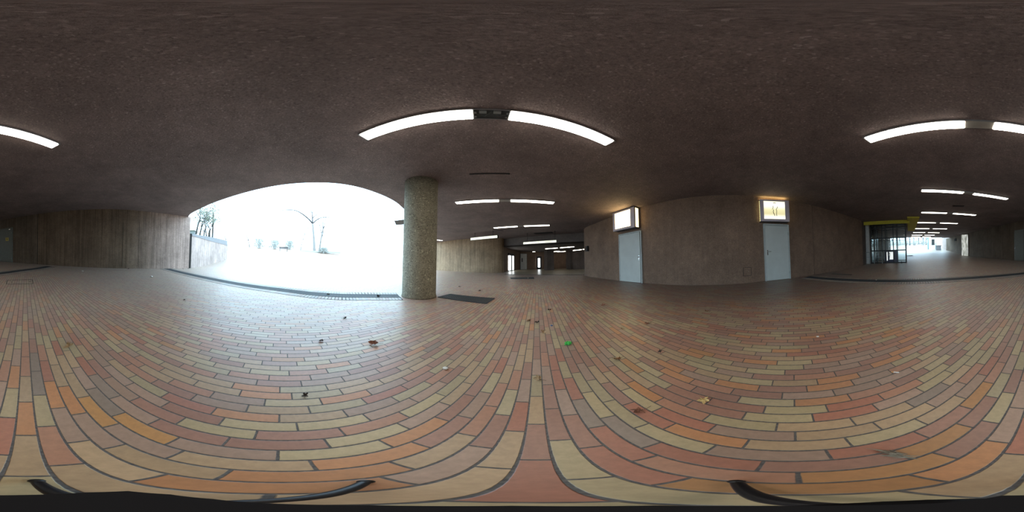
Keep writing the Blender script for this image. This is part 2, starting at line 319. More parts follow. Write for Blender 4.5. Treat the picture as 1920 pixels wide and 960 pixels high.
# jamb of the left wall at the opening, with the dark joint behind it
def seam(name, x, y, ang, w=.02, z0=0, z1=CE, d=.012):
    bm = bmesh.new(); box(bm, -w/2, w/2, -d/2, d/2, z0, z1, Matrix.Translation((x, y, 0)) @ Matrix.Rotation(ang, 4, 'Z')); return struct(obj(name, bm, M['seam']))
def near_pt(pl, az):
    """point of a plan polyline seen from the origin at azimuth az, and its tangent angle"""
    P = catmull(pl, 12); a = radians(az); d = Vector((sin(a), cos(a), 0)); best = None
    for p, q in zip(P, P[1:]):
        e = q - p; den = d.x*e.y - d.y*e.x
        if abs(den) < 1e-9: continue
        t = (p.x*e.y - p.y*e.x)/den; s = (p.x*d.y - p.y*d.x)/den
        if t > 0 and -.01 <= s <= 1.01 and (best is None or t < best[0]): best = (t, d*t, atan2(e.y, e.x))
    return best[1], best[2]
i = 4
for pl, az, w, z0, z1 in ((LW, -166.8, .035, 0, CE), (TW, 106.1, .010, 0, CE), (LW, -137.0, .012, .1, 2.4), (LW, -131.3, .012, .1, 2.5)):
    p, a = near_pt(pl, az); seam('trim_%d' % i, p.x, p.y, a, w, z0, z1); i += 1
seam('trim_%d' % i, -9.06, -3.87, radians(150), .14, 0, 2.1, .03); i += 1
# ---------------------------------------------------------------- column
bm = bmesh.new(); n = 72
pr = [(.45, 0), (.45, .03), (.438, .06), (.438, CE)]
rg = [[bm.verts.new((r*cos(2*pi*a/n), r*sin(2*pi*a/n), z)) for a in range(n)] for r, z in pr]
for a, b in zip(rg, rg[1:]):
    for q in range(n): bm.faces.new((a[q], a[(q+1)%n], b[(q+1)%n], b[q]))
bm.faces.new(rg[0]); bm.faces.new(rg[-1])
o = obj('concrete_column', bm, M['col'], smooth=True); o.location = (-2.27, 3.57, 0)
tag(o, 'thick round speckled concrete column standing beside the floor drain at the wide opening', 'column')
# ---------------------------------------------------------------- ceiling lights
def light(A, B, label, z=CE, w=.20, cover=True, group='twin tube ceiling lights', frac=1.45, far=False):
    A = Vector((A[0], A[1], 0)); B = Vector((B[0], B[1], 0)); L = (B-A).length; c = (A+B)/2; ang = atan2((B-A).y, (B-A).x)
    r = empty('ceiling_light', (c.x, c.y, z), ang, label=label, cat='ceiling light', group=group)
    h = L/2; tl = frac*L/3.3
    bm = bmesh.new()
    for s in (-1, 1): box(bm, -h-.03, h+.03, s*(w/2)-.006, s*(w/2)+.006, -.03, 0)
    for s in (-1, 1): box(bm, s*(h+.015)-.015, s*(h+.015)+.015, -w/2, w/2, -.03, 0)
    box(bm, -h, h, -w/2, w/2, -.008, -.001)
    obj('housing', bm, M['housing'], r)
    for s in (-1, 1):
        bm = bmesh.new(); x0, x1 = (-h, -h+tl) if s < 0 else (h-tl, h)
        box(bm, x0, x1, -w/2+.008, w/2-.008, -.05, -.012)
        obj('diffuser', bm, M['lampfar' if far else 'lamp'], r, bevel=.012)
    g0, g1 = -h+tl+.01, h-tl-.01
    if cover:
        bm = bmesh.new(); box(bm, g0, g1, -w/2+.006, w/2-.006, -.036, -.01); obj('cover_plate', bm, M['cover'], r, bevel=.004)
    else:
        bm = bmesh.new(); box(bm, g0, g1, -w/2+.006, w/2-.006, -.013, -.009); obj('open_tray', bm, M['recess'], r)
        for bx in (g0+.10, g1-.13):
            bm = bmesh.new(); box(bm, bx-.04, bx+.04, -.075, -.02, -.036, -.012)
            for q in range(3): box(bm, bx-.03+.02*q, bx-.02+.02*q, -.078, -.074, -.032, -.018)
            obj('ballast', bm, M['ballast'], r, bevel=.003)
        for q in range(3):
            bm = bmesh.new(); tube(bm, [(g0+.03, .02*q-.01, -.02), (g0+.12, .05-.03*q, -.028), (0, .03*q-.05, -.022), (g1-.1, .04-.02*q, -.028), (g1-.02, .0, -.018)], .003, 6); obj('cable', bm, M['cable'], r)
        for s, e in ((-1, g0), (1, g1)):
            bm = bmesh.new(); box(bm, e-.006, e+.006, -w/2+.01, w/2-.01, -.045, -.01); box(bm, min(e, e-s*.03), max(e, e-s*.03), -.06, -.02, -.04, -.02); box(bm, min(e, e-s*.03), max(e, e-s*.03), .03, .06, -.04, -.02)
            obj('tube_socket', bm, M['post'], r)
    return r
light((-1.86, 1.365), (1.41, 1.985), 'nearest twin tube ceiling light above the column side, middle cover missing and ballast showing', cover=False)
light((-1.94, 5.35), (1.45, 5.48), 'second twin tube ceiling light ahead, between the dark ceiling slit and the hanging signs', far=True)
light((-1.11, 9.97), (2.14, 9.09), 'third twin tube ceiling light ahead, just above the two hanging signs', far=True)
light((-6.82, 14.85), (-8.0, 12.2), 'ceiling light half hidden behind the round column, over the streaked wall', far=True)
light((2.12, -1.58), (-.945, -2.78), 'near twin tube ceiling light at the corridor start with beige middle cover')
nm = ['second', 'third', 'fourth', 'fifth', 'sixth', 'seventh', 'eighth']
for q, (A, B) in enumerate([((3.26, -4.59), (.7, -6.77)), ((5.31, -7.41), (2.94, -9.67)), ((7.55, -9.93), (5.26, -12.24)), ((9.8, -12.44), (7.56, -14.83)), ((12.05, -15.03), (10.0, -17.56)), ((14.12, -17.3), (12.11, -19.86)), ((16.04, -19.53), (14.11, -21.99))]):
    light(A, B, '%s twin tube ceiling light down the corridor, counting the beige covered one first' % nm[q], far=True)
def small_light(A, B, label, z=2.352, w=.16):
    A = Vector((*A, 0)); B = Vector((*B, 0)); L = (B-A).length; c = (A+B)/2
    r = empty('passage_light', (c.x, c.y, z), atan2((B-A).y, (B-A).x), label=label, cat='ceiling light', group='single tube lights in the low passage')
    bm = bmesh.new(); box(bm, -L/2-.02, L/2+.02, -w/2, w/2, -.02, 0); obj('housing', bm, M['housing'], r)
    bm = bmesh.new(); box(bm, -L/2, L/2, -w/2+.01, w/2-.01, -.06, -.02); obj('diffuser', bm, M['lampfar'], r, bevel=.01)
small_light((3.45, 16.48), (4.42, 15.43), 'longest left tube light under the low ceiling behind the right hanging sign')
small_light((4.64, 15.1), (5.54, 13.84), 'brightest right tube light of the low passage, closest to the rounded wall end')
small_light((7.23, 18.28), (7.68, 16.91), 'tube light left of the rounded wall end, low in the dark passage')
small_light((7.70, 16.46), (8.0, 15.7), 'short tube light touching the rounded wall end in the dark passage')
small_light((5.3, 20.6), (5.9, 19.7), 'short faint tube light right of the square pillar in the passage')
small_light((6.1, 21.2), (6.75, 19.9), 'low tube light before the brown back wall of the passage')
small_light((2.75, 21.2), (2.93, 20.9), 'tiny round glow above the pale door and back wall of the passage')
# ---------------------------------------------------------------- drains
def band(P, w, z0, z1, name, mat, step=.03, duty=.55):
    """grating that follows a plan curve: side rails and crossbars"""
    bm = bmesh.new(); P = catmull(P, 40); seg = [(q-p).length for p, q in zip(P, P[1:])]
    for s in (-1, 1):
        for p, q in zip(P[::4], P[4::4]):
            a = atan2((q-p).y, (q-p).x); box(bm, 0, (q-p).length, s*w/2-.012, s*w/2+.012, z0, z1, Matrix.Translation(p) @ Matrix.Rotation(a, 4, 'Z'))
    d = 0; nx = 0
    for p, q, l in zip(P, P[1:], seg):
        while nx < d + l:
            c = p.lerp(q, (nx-d)/l); a = atan2((q-p).y, (q-p).x)
            box(bm, -step*duty/2, step*duty/2, -w/2, w/2, z0, z1-.001, Matrix.Translation(c) @ Matrix.Rotation(a, 4, 'Z')); nx += step
        d += l
    return obj(name, bm, mat)
def strip(P, w, z0, z1, name, mat, parent=None, n=20):
    P = catmull(P, n); bm = bmesh.new(); R = []
    for j, p in enumerate(P):
        t = (P[min(j+1, len(P)-1)] - P[max(j-1, 0)]).normalized(); nn = Vector((-t.y, t.x, 0))*w/2
        R.append([bm.verts.new((*(p-nn).xy, z)) for z in (z0, z1)] + [bm.verts.new((*(p+nn).xy, z)) for z in (z1, z0)])
    for a, b in zip(R, R[1:]):
        for q in range(4): bm.faces.new((a[q], b[q], b[(q+1)%4], a[(q+1)%4]))
    bm.faces.new(R[0]); bm.faces.new(R[-1])
    return obj(name, bm, mat, parent)
def soldiers(P, off, name, L=.24, pitch=.074):
    P = catmull(P, 40); bm = bmesh.new(); lay = bm.faces.layers.float.new('tone') ; d = 0; nx = 0
    for p, q in zip(P, P[1:]):
        l = (q-p).length
        while nx < d + l:
            c = p.lerp(q, (nx-d)/l); a = atan2((q-p).y, (q-p).x); tn = random.random()
            for f in box(bm, -pitch/2+.005, pitch/2-.005, off-L/2, off+L/2, .001, .005, Matrix.Translation(c) @ Matrix.Rotation(a, 4, 'Z')): f[lay] = tn
            nx += pitch
        d += l
    return struct(obj(name, bm, M['rim']))
D1 = [(-7.72, -4.65), (-7.4, -4.25), (-6.75, -3.3), (-5.85, -1.87), (-4.93, -.36), (-4.32, .72), (-3.80, 1.42), (-3.43, 1.98), (-3.10, 2.58), (-2.62, 3.2)]
DW = .34
dr = empty('drain_channel', (-4.93, -.36, 0), label='long slotted metal drain along the wide bright opening, ending at the column', cat='drain')
def reparent(o, r):
    o.parent = r; o.location = o.location - r.location; return o
reparent(strip(D1, DW, .0005, .0035, 'trough', M['trough']), dr); reparent(band(D1, DW, .004, .011, 'grating', M['grate'], .036, .5), dr)
strip(D1, DW+.54, .0003, .0012, 'trim_20', M['seam'])['kind'] = 'structure'
soldiers(D1, DW/2+.135, 'trim_21'); soldiers(D1, -DW/2-.135, 'trim_22')
D2 = [(6.25, -1.5), (5.2, -2.15), (3.7, -3.22), (2.75, -3.96), (1.8, -4.72), (0.0, -6.02), (-.8, -6.72), (-1.8, -7.5), (-2.6, -8.3)]
dr = empty('drain_channel', (1.8, -4.72, 0), label='long dark slotted drain crossing the floor at the corridor entrance', cat='drain')
reparent(strip(D2, .34, .0005, .0035, 'trough', M['trough']), dr); reparent(band(D2, .34, .004, .010, 'grating', M['grate'], .036, .5), dr)
strip(D2, .34+.54, .0003, .0012, 'trim_23', M['seam'])['kind'] = 'structure'
soldiers(D2, .305, 'trim_24'); soldiers(D2, -.305, 'trim_25')
D3 = [(-.55, 12.35), (1.6, 12.0), (3.4, 11.2), (5.0, 10.35)]
dr = empty('drain_channel', (1.6, 12.0, 0), label='thin dark drain across the entrance of the low far passage', cat='drain')
reparent(strip(D3, .16, .0005, .006, 'trough', M['trough']), dr); reparent(band(D3, .16, .004, .010, 'grating', M['mat'], .06, .4), dr)
D4 = [(6.6, -2.7), (5.75, -3.2)]
dr = empty('drain_channel', (6.1, -2.95, 0), label='short dark slot drain beside the wall before the glass booth', cat='drain')
reparent(strip(D4, .10, .0005, .005, 'trough', M['trough']), dr); reparent(band(D4, .10, .004, .009, 'grating', M['mat'], .05, .4), dr)
def gratemat(Q, label, z=.012):
    c = sum((Vector((*q, 0)) for q in Q), Vector())/4; r = empty('floor_grate', c, label=label, cat='floor grate')
    L = [Vector((*q, 0))-c for q in Q]
    bm = bmesh.new(); vs = [bm.verts.new((p.x, p.y, .003)) for p in L]; bm.faces.new(vs); obj('pit', bm, M['trough'], r)
    bm = bmesh.new()
    for e in range(4):
        p, q = L[e], L[(e+1)%4]; box(bm, 0, (q-p).length, -.012, .012, .0, z, Matrix.Translation(p) @ Matrix.Rotation(atan2((q-p).y, (q-p).x), 4, 'Z'))
    obj('rim', bm, M['grate'], r)
    bm = bmesh.new(); n1 = int((L[1]-L[0]).length/.045); n2 = int((L[3]-L[0]).length/.06)
    for s in range(1, n1):
        p = L[0].lerp(L[1], s/n1); q = L[3].lerp(L[2], s/n1); box(bm, 0, (q-p).length, -.011, .011, .004, z-.001, Matrix.Translation(p) @ Matrix.Rotation(atan2((q-p).y, (q-p).x), 4, 'Z'))
    for s in range(1, n2):
        p = L[0].lerp(L[3], s/n2); q = L[1].lerp(L[2], s/n2); box(bm, 0, (q-p).length, -.006, .006, .004, z-.0005, Matrix.Translation(p) @ Matrix.Rotation(atan2((q-p).y, (q-p).x), 4, 'Z'))
    obj('grid', bm, M['mat'], r)
gratemat([(-1.78, 3.69), (-.54, 3.44), (-.43, 4.0), (-1.66, 4.2)], 'dark wide metal floor grate on the right of the round column')
gratemat([(-.05, 8.95), (1.2, 8.85), (1.32, 9.95), (-.1, 9.75)], 'dark floor grate in the distance before the low passage')
# brick-filled manhole cover
r = empty('manhole_cover', (-.54, -4.4, 0), label='square brick filled manhole cover outlined in dark metal before the corridor drain', cat='manhole cover')
bm = bmesh.new(); Q = [Vector((*q, 0)) - Vector((-.54, -4.4, 0)) for q in [(-.16, -4.14), (-.85, -4.12), (-.95, -4.70), (-.21, -4.68)]]
for e in range(4):
    p, q = Q[e], Q[(e+1)%4]; box(bm, -.005, (q-p).length+.005, -.007, .007, .0, .005, Matrix.Translation(p) @ Matrix.Rotation(atan2((q-p).y, (q-p).x), 4, 'Z'))
obj('rim', bm, M['trough'], r)
for x in (-.28, .22): bm = bmesh.new(); box(bm, x-.02, x+.02, -.02, .02, 0, .004); obj('lifting_socket', bm, M['trough'], r)
# ---------------------------------------------------------------- doors
def frame_mat(p, q):
    a = atan2((q-p).y, (q-p).x); return Matrix.Translation(p) @ Matrix.Rotation(a, 4, 'Z')
def door(idx, P, Q, H, leafmat, framemat, handle='right', knob=False, gap=False, side=-1):
    """P,Q: left and right jamb on the wall seen from the hall; local +x runs P to Q, -y faces the hall"""
    p, q = Vector((*P, 0)), Vector((*Q, 0)); W = (q-p).length; a = atan2((q-p).y, (q-p).x)
    r = bpy.data.objects.new('door_%d' % idx, None); COL.objects.link(r); r.location = p; r.rotation_euler = (0, 0, a); struct(r)
    f = .05; bm = bmesh.new()
    box(bm, 0, f, -.05, .06, 0, H+f); box(bm, W-f, W, -.05, .06, 0, H+f); box(bm, f, W-f, -.05, .06, H, H+f)
    obj('door_frame', bm, framemat, r, bevel=.004)
    bm = bmesh.new(); box(bm, f-.01, W-f+.01, .02, .05, 0, H); obj('door_rebate', bm, M['seam'], r)
    g = .035 if gap else .006
    x0, x1 = (f+.006, W-f-g) if handle == 'right' else (f+g, W-f-.006)
    bm = bmesh.new(); box(bm, x0, x1, -.045, .0, .012, H-.008); leaf = obj('door_leaf', bm, leafmat, r, bevel=.004)
    hx = x1-.06 if handle == 'right' else x0+.06
    s = -1 if handle == 'right' else 1
    bm = bmesh.new(); box(bm, hx-.018, hx+.018, -.052, -.044, .93, 1.11)
    if knob:
        bmesh.ops.create_uvsphere(bm, u_segments=14, v_segments=8, radius=.028, matrix=Matrix.Translation((hx, -.085, 1.05))); tube(bm, [(hx, -.045, 1.05), (hx, -.08, 1.05)], .011, 8)
    else:
        tube(bm, [(hx, -.045, 1.05), (hx, -.095, 1.05), (hx+s*.03, -.1, 1.05), (hx+s*.12, -.1, 1.05)], .009, 8)
    tube(bm, [(hx, -.05, .96), (hx, -.06, .96)], .012, 8)
    obj('door_handle', bm, M['chrome'], r, smooth=False)
    if gap:
        bm = bmesh.new(); box(bm, x1-.005, x1+.02, -.047, -.03, .92, 1.16); obj('lock_plate', bm, M['post'], r)
    for hz in (.25, H-.3):
        bm = bmesh.new(); ox = x0-.004 if handle == 'right' else x1+.004
        tube(bm, [(ox, -.052, hz-.05), (ox, -.052, hz+.05)], .008, 8); obj('hinge', bm, M['post'], r)
    return r
def on(pl, az, out=0.0):
    p, a = near_pt(pl, az); d = Vector((p.x, p.y, 0)).normalized(); return (p - d*out)
pa, pb = on(TW, 37.9, .03), on(TW, 45.85, .03)
door(1, pa.xy, pb.xy, 2.07, M['door'], M['frame'], 'right', knob=True, gap=True)
pc, pd = on(TW, 88.7, .03), on(TW, 97.55, .03)
door(2, pc.xy, pd.xy, 2.02, M['door'], M['frame'], 'left')
# grey double door in the left wall behind
pe, pf = on(LW, 176.7, .04), on(LW, -175.6, .04)
r = door(3, pe.xy, pf.xy, 2.38, M['ddoor'], M['ddoor'], 'left')
W3 = (Vector(pf)-Vector(pe)).length
bm = bmesh.new(); box(bm, W3*.47, W3*.478, -.05, -.044, .02, 2.36); obj('leaf_joint', bm, M['seam'], r)
bm = bmesh.new(); box(bm, W3*.74, W3*.86, -.052, -.046, 1.50, 1.73); nt = obj('notice_sheet', bm, plain('yellow_notice', (.42, .34, .06), .6, emit=.05), r)
bm = bmesh.new()
box(bm, W3*.77, W3*.83, -.0535, -.052, 1.66, 1.68); box(bm, W3*.785, W3*.815, -.0535, -.052, 1.56, 1.64); obj('notice_mark', bm, M['ink'], nt)
bm = bmesh.new(); box(bm, W3*.86, W3*.93, -.06, -.045, 2.29, 2.315); obj('door_closer', bm, M['chrome'], r)
bm = bmesh.new(); bmesh.ops.create_uvsphere(bm, u_segments=10, v_segments=6, radius=.03, matrix=Matrix.Translation((W3*.96, -.06, 1.9))); obj('stud', bm, M['chrome'], r)
# bright door further down the corridor, its glare put into an emissive leaf
pg = Vector((22.6*sin(radians(158.1)), 22.6*cos(radians(158.1)), 0)); ph = on(LW, 160.5, .04)
door(4, pg.xy, ph.xy, 2.95, M['doorglow'], M['metaldoor'], 'left')
bm = bmesh.new(); p, a = near_pt(LW, 156.0); box(bm, -.45, .45, -.08, .05, 2.35, 2.75, Matrix.Translation((p.x, p.y, 0)) @ Matrix.Rotation(a, 4, 'Z'))
tag(obj('wall_plaque', bm, M['seam'], bevel=.01), 'small dark rectangular panel high on the corridor wall beyond the steel door', 'panel')
# ---------------------------------------------------------------- light boxes
def lightbox(P, Q, dep, z0, z1, face, sidem, sideat, label, picto, inset=(.14, .14)):
    p, q = Vector((*P, 0)), Vector((*Q, 0)); W = (q-p).length; a = atan2((q-p).y, (q-p).x)
    r = empty('lightbox_sign', (p.x, p.y, z0), a, label=label, cat='light box'); H = z1-z0
    il, ir = inset; b = .09
    bm = bmesh.new()   # frame front as four bars, body behind
    box(bm, 0, il, 0, .03, 0, H); box(bm, W-ir, W, 0, .03, 0, H); box(bm, il, W-ir, 0, .03, 0, b); box(bm, il, W-ir, 0, .03, H-b*.7, H)
    obj('front_frame', bm, M['boxf'], r, bevel=.006)
    bm = bmesh.new(); box(bm, 0, W, .03, dep, 0, .02); box(bm, 0, W, .03, dep, H-.02, H); box(bm, .03, W-.03, dep-.02, dep, .02, H-.02)
    box(bm, 0, .02, .03, .07, 0, H); box(bm, W-.02, W, .03, .07, 0, H); box(bm, 0, .02, dep-.04, dep, 0, H); box(bm, W-.02, W, dep-.04, dep, 0, H)
    obj('casing', bm, M['boxd'], r)
    bm = bmesh.new(); box(bm, il, W-ir, .012, .022, b, H-b*.7); fp = obj('glow_panel', bm, face, r)
    for s in (0, 1):
        bm = bmesh.new(); x = .004 if s == 0 else W-.012
        box(bm, x, x+.008, .07, dep-.04, .03, H-.03); sp_ = obj('side_panel', bm, sidem, r)
        bm = bmesh.new(); xx = -.001 if s == 0 else W+.001
        x = x-.002 if s == 0 else x+.008
        for j in range(9):
            zc = .08 + j*(H-.16)/8; ww = .03+.02*random.random()
            box(bm, x, x+.002, (dep+.03)/2-ww/2, (dep+.03)/2+ww/2, zc-.012, zc-.004); box(bm, x, x+.002, (dep+.03)/2-.012+.02*random.random(), (dep+.03)/2+.012, zc-.004, zc+.022)
        box(bm, x, x+.0015, (dep+.03)/2-.002, (dep+.03)/2+.002, .06, H-.06)
        obj('side_lettering', bm, M['ink'], sp_)
    if picto:
        cx = il+(W-il-ir)*.50; h = H-b*1.7; zb = b
        def S(pts, rad=.008, nm='pictogram_line'):
            bm = bmesh.new(); tube(bm, catmull([(cx+x*(W-il-ir), .006, zb+z*h) for x, z in pts], 6), rad, 6); obj(nm, bm, M['ink'], fp)
        S([(-.05, .88), (-.03, .905), (0, .915), (.04, .90), (.06, .875)], .010, 'pictogram_head')
        S([(-.055, .745), (-.075, .65), (-.07, .60), (-.12, .53)], .008, 'pictogram_arm')
        S([(.125, .70), (.135, .64), (.09, .575), (.075, .52)], .009, 'pictogram_arm')
        S([(-.05, .52), (-.065, .42), (-.06, .34), (-.02, .24), (.0, .17)], .010, 'pictogram_leg')
        S([(.075, .54), (.09, .46), (.085, .34), (.08, .25), (.09, .17)], .010, 'pictogram_leg')
    # unseen area lamps, added after the boxes, carry their glow to the ceiling
    return r
lightbox((4.18, 5.80), (4.30, 4.55), .30, 2.22, 3.07, M['glowW'], M['glowS2'], 1, 'glowing white light box over the left grey door, tilted top edge against the ceiling', False, (.13, .22))
lightbox((5.62, .20), (5.87, -.84), .30, 2.13, 2.96, M['glowC'], M['glowS'], 0, 'cream light box with a walking figure pictogram over the right grey door', True, (.13, .16))
def area(loc, rot, sx, sy, e, col):  # added unseen lamp that throws box glow onto the ceiling
    l = bpy.data.lights.new('box_glow_fill', 'AREA'); l.shape = 'RECTANGLE'; l.size = sx; l.size_y = sy; l.energy = e; l.color = col
    o = bpy.data.objects.new('box_glow_fill', l); COL.objects.link(o); o.location = loc; o.rotation_euler = rot; return o
area((4.40, 5.2, 3.0), (pi, 0, radians(96)), 1.2, .12, 20.0, (1, .66, .24))
area((5.95, -.25, 2.99), (pi, 0, radians(104)), 1.0, .2, 5, (1, .72, .28))
# ---------------------------------------------------------------- small wall fittings
p, a = near_pt(TW, 82.5); bm = bmesh.new(); MM = Matrix.Translation((p.x, p.y, 0)) @ Matrix.Rotation(a, 4, 'Z')
r = empty('access_hatch', (p.x, p.y, .25), a, label='small square access hatch low on the wall left of the cream lit door', cat='wall hatch')
bm = bmesh.new(); box(bm, -.15, .15, -.008, .01, 0, .29); obj('rim', bm, M['seam'], r)
bm = bmesh.new(); box(bm, -.135, .135, -.014, 0, .012, .278); obj('cover', bm, M['wallT'], r, bevel=.003)
bm = bmesh.new(); tube(bm, [(.04, -.012, .15), (.04, -.018, .15)], .012, 10); obj('lock', bm, M['cover'], r)
p, a = near_pt(TW, 26.75); r = empty('junction_box', (p.x-.02, p.y, 1.55), a, label='small black box fixed to the rounded tip of the wall', cat='box')
bm = bmesh.new(); box(bm, -.15, .15, -.10, .06, 0, .32); obj('casing', bm, M['black'], r, bevel=.01)
bm = bmesh.new(); box(bm, -.10, .10, -.11, -.10, .05, .27); obj('front_lid', bm, M['blackp'], r, bevel=.003)
def slot(pts, label, w=.12, mat='seam'):
    bm = bmesh.new(); A, B = Vector((*pts[0], 0)), Vector((*pts[1], 0)); L = (B-A).length; c = (A+B)/2
    r = empty('ceiling_slot', (c.x, c.y, CE), atan2((B-A).y, (B-A).x), label=label, cat='ceiling vent')
    for s in (-1, 1): box(bm, -L/2, L/2, s*w/2-.006, s*w/2+.006, -.012, .002)
    for s in (-1, 1): box(bm, s*L/2-.006, s*L/2+.006, -w/2, w/2, -.012, .002)
    obj('rim', bm, M['black'], r)
    bm = bmesh.new(); box(bm, -L/2, L/2, -w/2, w/2, -.006, .001); obj('gap', bm, M['seam'], r)
slot([(-.96, 3.52), (-.05, 3.62)], 'thin dark slit in the ceiling right of the column top', .035)
slot([(1.70, 12.1), (2.95, 11.45)], 'dark rectangular ceiling vent in front of the low fascia', .5)
slot([(-1.25, 10.5), (-.6, 11.0)], 'short dark slot in the ceiling over the left hanging sign', .12)
slot([(3.33, -7.2), (2.85, -7.48)], 'small dark hatch in the ceiling between corridor lights', .2)
# ---------------------------------------------------------------- hanging signs
def hsign(A, B, z0, z1, label, rods, marks):
    A, B = Vector((*A, 0)), Vector((*B, 0)); L = (B-A).length; r = empty('hanging_sign', (A.x, A.y, z0), atan2((B-A).y, (B-A).x), label=label, cat='sign')
    H = z1-z0
    bm = bmesh.new(); box(bm, -.02, L+.02, .0, .10, -.015, H+.015); obj('casing', bm, M['black'], r)
    bm = bmesh.new(); box(bm, 0, L, -.008, 0, 0, H); f = obj('lit_face', bm, M['sign'], r)
    for x in rods:
        bm = bmesh.new(); tube(bm, [(x*L, .05, H), (x*L, .05, CE-z0)], .012, 8); box(bm, x*L-.04, x*L+.04, .01, .09, CE-z0-.02, CE-z0); obj('hanger_rod', bm, M['black'], r)
    bm = bmesh.new(); rr = random.Random(3)
    for x0, x1, hh in marks:      # tiny letters along the band
        x = x0*L
        if x0 > .03: box(bm, x0*L-.2, x0*L, -.0085, -.008, H/2-.001, H/2+.001)
        while x < x1*L:
            w = .012+.02*rr.random(); h2 = H*hh
            box(bm, x, x+w*.4, -.010, -.008, H/2-h2/2, H/2+h2/2)
            if rr.random() < .7: zc = H/2 + (rr.random()-.5)*h2*.8; box(bm, x, x+w, -.010, -.008, zc-.006, zc+.006)
            x += w+.014
        box(bm, x0*L, x1*L+.03, -.0095, -.008, H/2-.003, H/2+.003)
    obj('lettering', bm, M['ink'], f)
hsign((-3.10, 11.9), (-1.0, 10.95), 2.59, 2.76, 'left lit sign bar hanging on two rods before the streaked wall', (.16, .84), [(.02, .05, .25), (.12, .15, .3), (.25, .44, .10), (.47, .56, .55), (.6, .68, .3), (.72, .80, .5), (.84, .97, .22)])
hsign((.86, 12.25), (3.02, 10.78), 2.29, 2.44, 'right lit sign bar hanging in front of the low passage', (.12, .96), [(.02, .035, .3), (.05, .18, .12), (.22, .24, .4), (.30, .32, .3), (.35, .39, .15), (.43, .60, .12), (.47, .49, .6), (.68, .88, .5), (.96, .975, .3)])
# ---------------------------------------------------------------- far passage things
bm = bmesh.new(); box(bm, -.45, .45, -.45, .45, 0, 2.38, Matrix.Translation((4.35, 18.9, 0)) @ Matrix.Rotation(.2, 4, 'Z'))
tag(obj('square_pillar', bm, M['dark'], bevel=.02), 'dark square concrete pillar standing in the low passage', 'pillar')
def glassdoor(idx, P, Q, H, panes, fm, H0=.08):
    p, q = Vector((*P, 0)), Vector((*Q, 0)); W = (q-p).length
    r = bpy.data.objects.new('window_%d' % idx, None); COL.objects.link(r); r.location = p; r.rotation_euler = (0, 0, atan2((q-p).y, (q-p).x)); struct(r)
    bm = bmesh.new(); xs = [0] + [x for ab in panes for x in ab] + [1]
    for a, b in zip(xs[::2], xs[1::2]): box(bm, a*W, b*W, -.06, .02, 0, H+.25)
    box(bm, 0, W, -.06, .02, H, H+.25); box(bm, 0, W, -.06, .02, 0, H0); obj('window_frame', bm, M['black'], r)
    for a, b in panes:
        bm = bmesh.new(); box(bm, a*W, b*W, -.03, -.01, H0, H); obj('pane', bm, M['pane'], r)
glassdoor(1, (-.40, 16.95), (.22, 18.9), 1.66, [(.0, .44), (.62, .95)], M['black'])
glassdoor(2, (3.35, 22.12), (4.05, 22.22), 1.5, [(.28, .72)], M['black'], .25)
r = bpy.data.objects.new('door_5', None); COL.objects.link(r); r.location = (1.12, 21.5, 0); r.rotation_euler = (0, 0, .28); struct(r)
bm = bmesh.new(); box(bm, 0, .85, -.06, 0, 0, 2.05); obj('door_leaf', bm, M['white'], r)
bm = bmesh.new(); box(bm, -.04, 0, -.08, .0, 0, 2.1); box(bm, .85, .89, -.08, 0, 0, 2.1); box(bm, -.04, .89, -.08, 0, 2.05, 2.1); obj('door_frame', bm, M['post'], r)
bm = bmesh.new(); box(bm, .15, .28, -.066, -.06, 1.0, 1.5); obj('door_window', bm, M['seam'], r)
bm = bmesh.new(); tube(bm, [(.78, -.1, .95), (.78, -.1, 1.2)], .012, 6); obj('door_handle', bm, M['chrome'], r)
bm = bmesh.new(); prism(bm, [(-.5, 12.6), (1.6, 12.2), (3.5, 11.4), (5.2, 10.6), (13.5, 14), (8, 22.5), (1.0, 21.6), (-.3, 17)], .0008, .0045)
struct(obj('floor_passage', bm, plain('passage_floor_tile', (.27, .23, .16), .3, var=.2, vs=2)))
# ---------------------------------------------------------------- glass booth with yellow canopy
BA, BB = Vector((10.04, -7.40, 0)), Vector((8.05, -9.15, 0))
W = (BB-BA).length; ang = atan2((BB-BA).y, (BB-BA).x)
r = empty('glass_booth', BA, ang, label='black framed glass stair booth under the yellow canopy at the corridor side', cat='booth')
DP = 3.0; HB = 2.98        # local +y points away from the viewer
def bar(nm, x0, x1, y0, y1, z0, z1, m='black'):
    bm = bmesh.new(); box(bm, x0, x1, y0, y1, z0, z1); return obj(nm, bm, M[m], r)
fx = [0, .10, .17, .32, .42, .64, .755, .985]
for f in fx: bar('front_post', f*W-.034, f*W+.034, -.03, .03, 0, HB)
for z in (.06, .98, 1.92, 2.68, HB-.05): bar('front_rail', 0, W, -.028, .028, z-.04, z+.04)
for y in (1.0, 2.0, DP):
    for x in (0, W): bar('side_post', x-.03, x+.03, y-.03, y+.03, 0, HB)
for z in (.06, .98, 1.92, HB-.05):
    for x in (0, W): bar('side_rail', x-.022, x+.022, 0, DP, z-.025, z+.025)
    bar('rear_rail', 0, W, DP-.025, DP+.025, z-.025, z+.025)
for f in (.33, .66): bar('rear_post', f*W-.025, f*W+.025, DP-.03, DP+.03, 0, HB)
for s, e in zip(fx, fx[1:]):
    bm = bmesh.new(); box(bm, s*W+.025, e*W-.025, -.004, .004, .09, HB-.08); obj('glass_pane', bm, M['glass'], r)
for x in (0, W):
    bm = bmesh.new(); box(bm, x-.004, x+.004, .03, DP-.03, .09, HB-.08); obj('side_glass', bm, M['glass'], r)
bm = bmesh.new(); box(bm, .03, W-.03, DP-.004, DP+.004, .09, HB-.08); obj('rear_glass', bm, M['glass'], r)
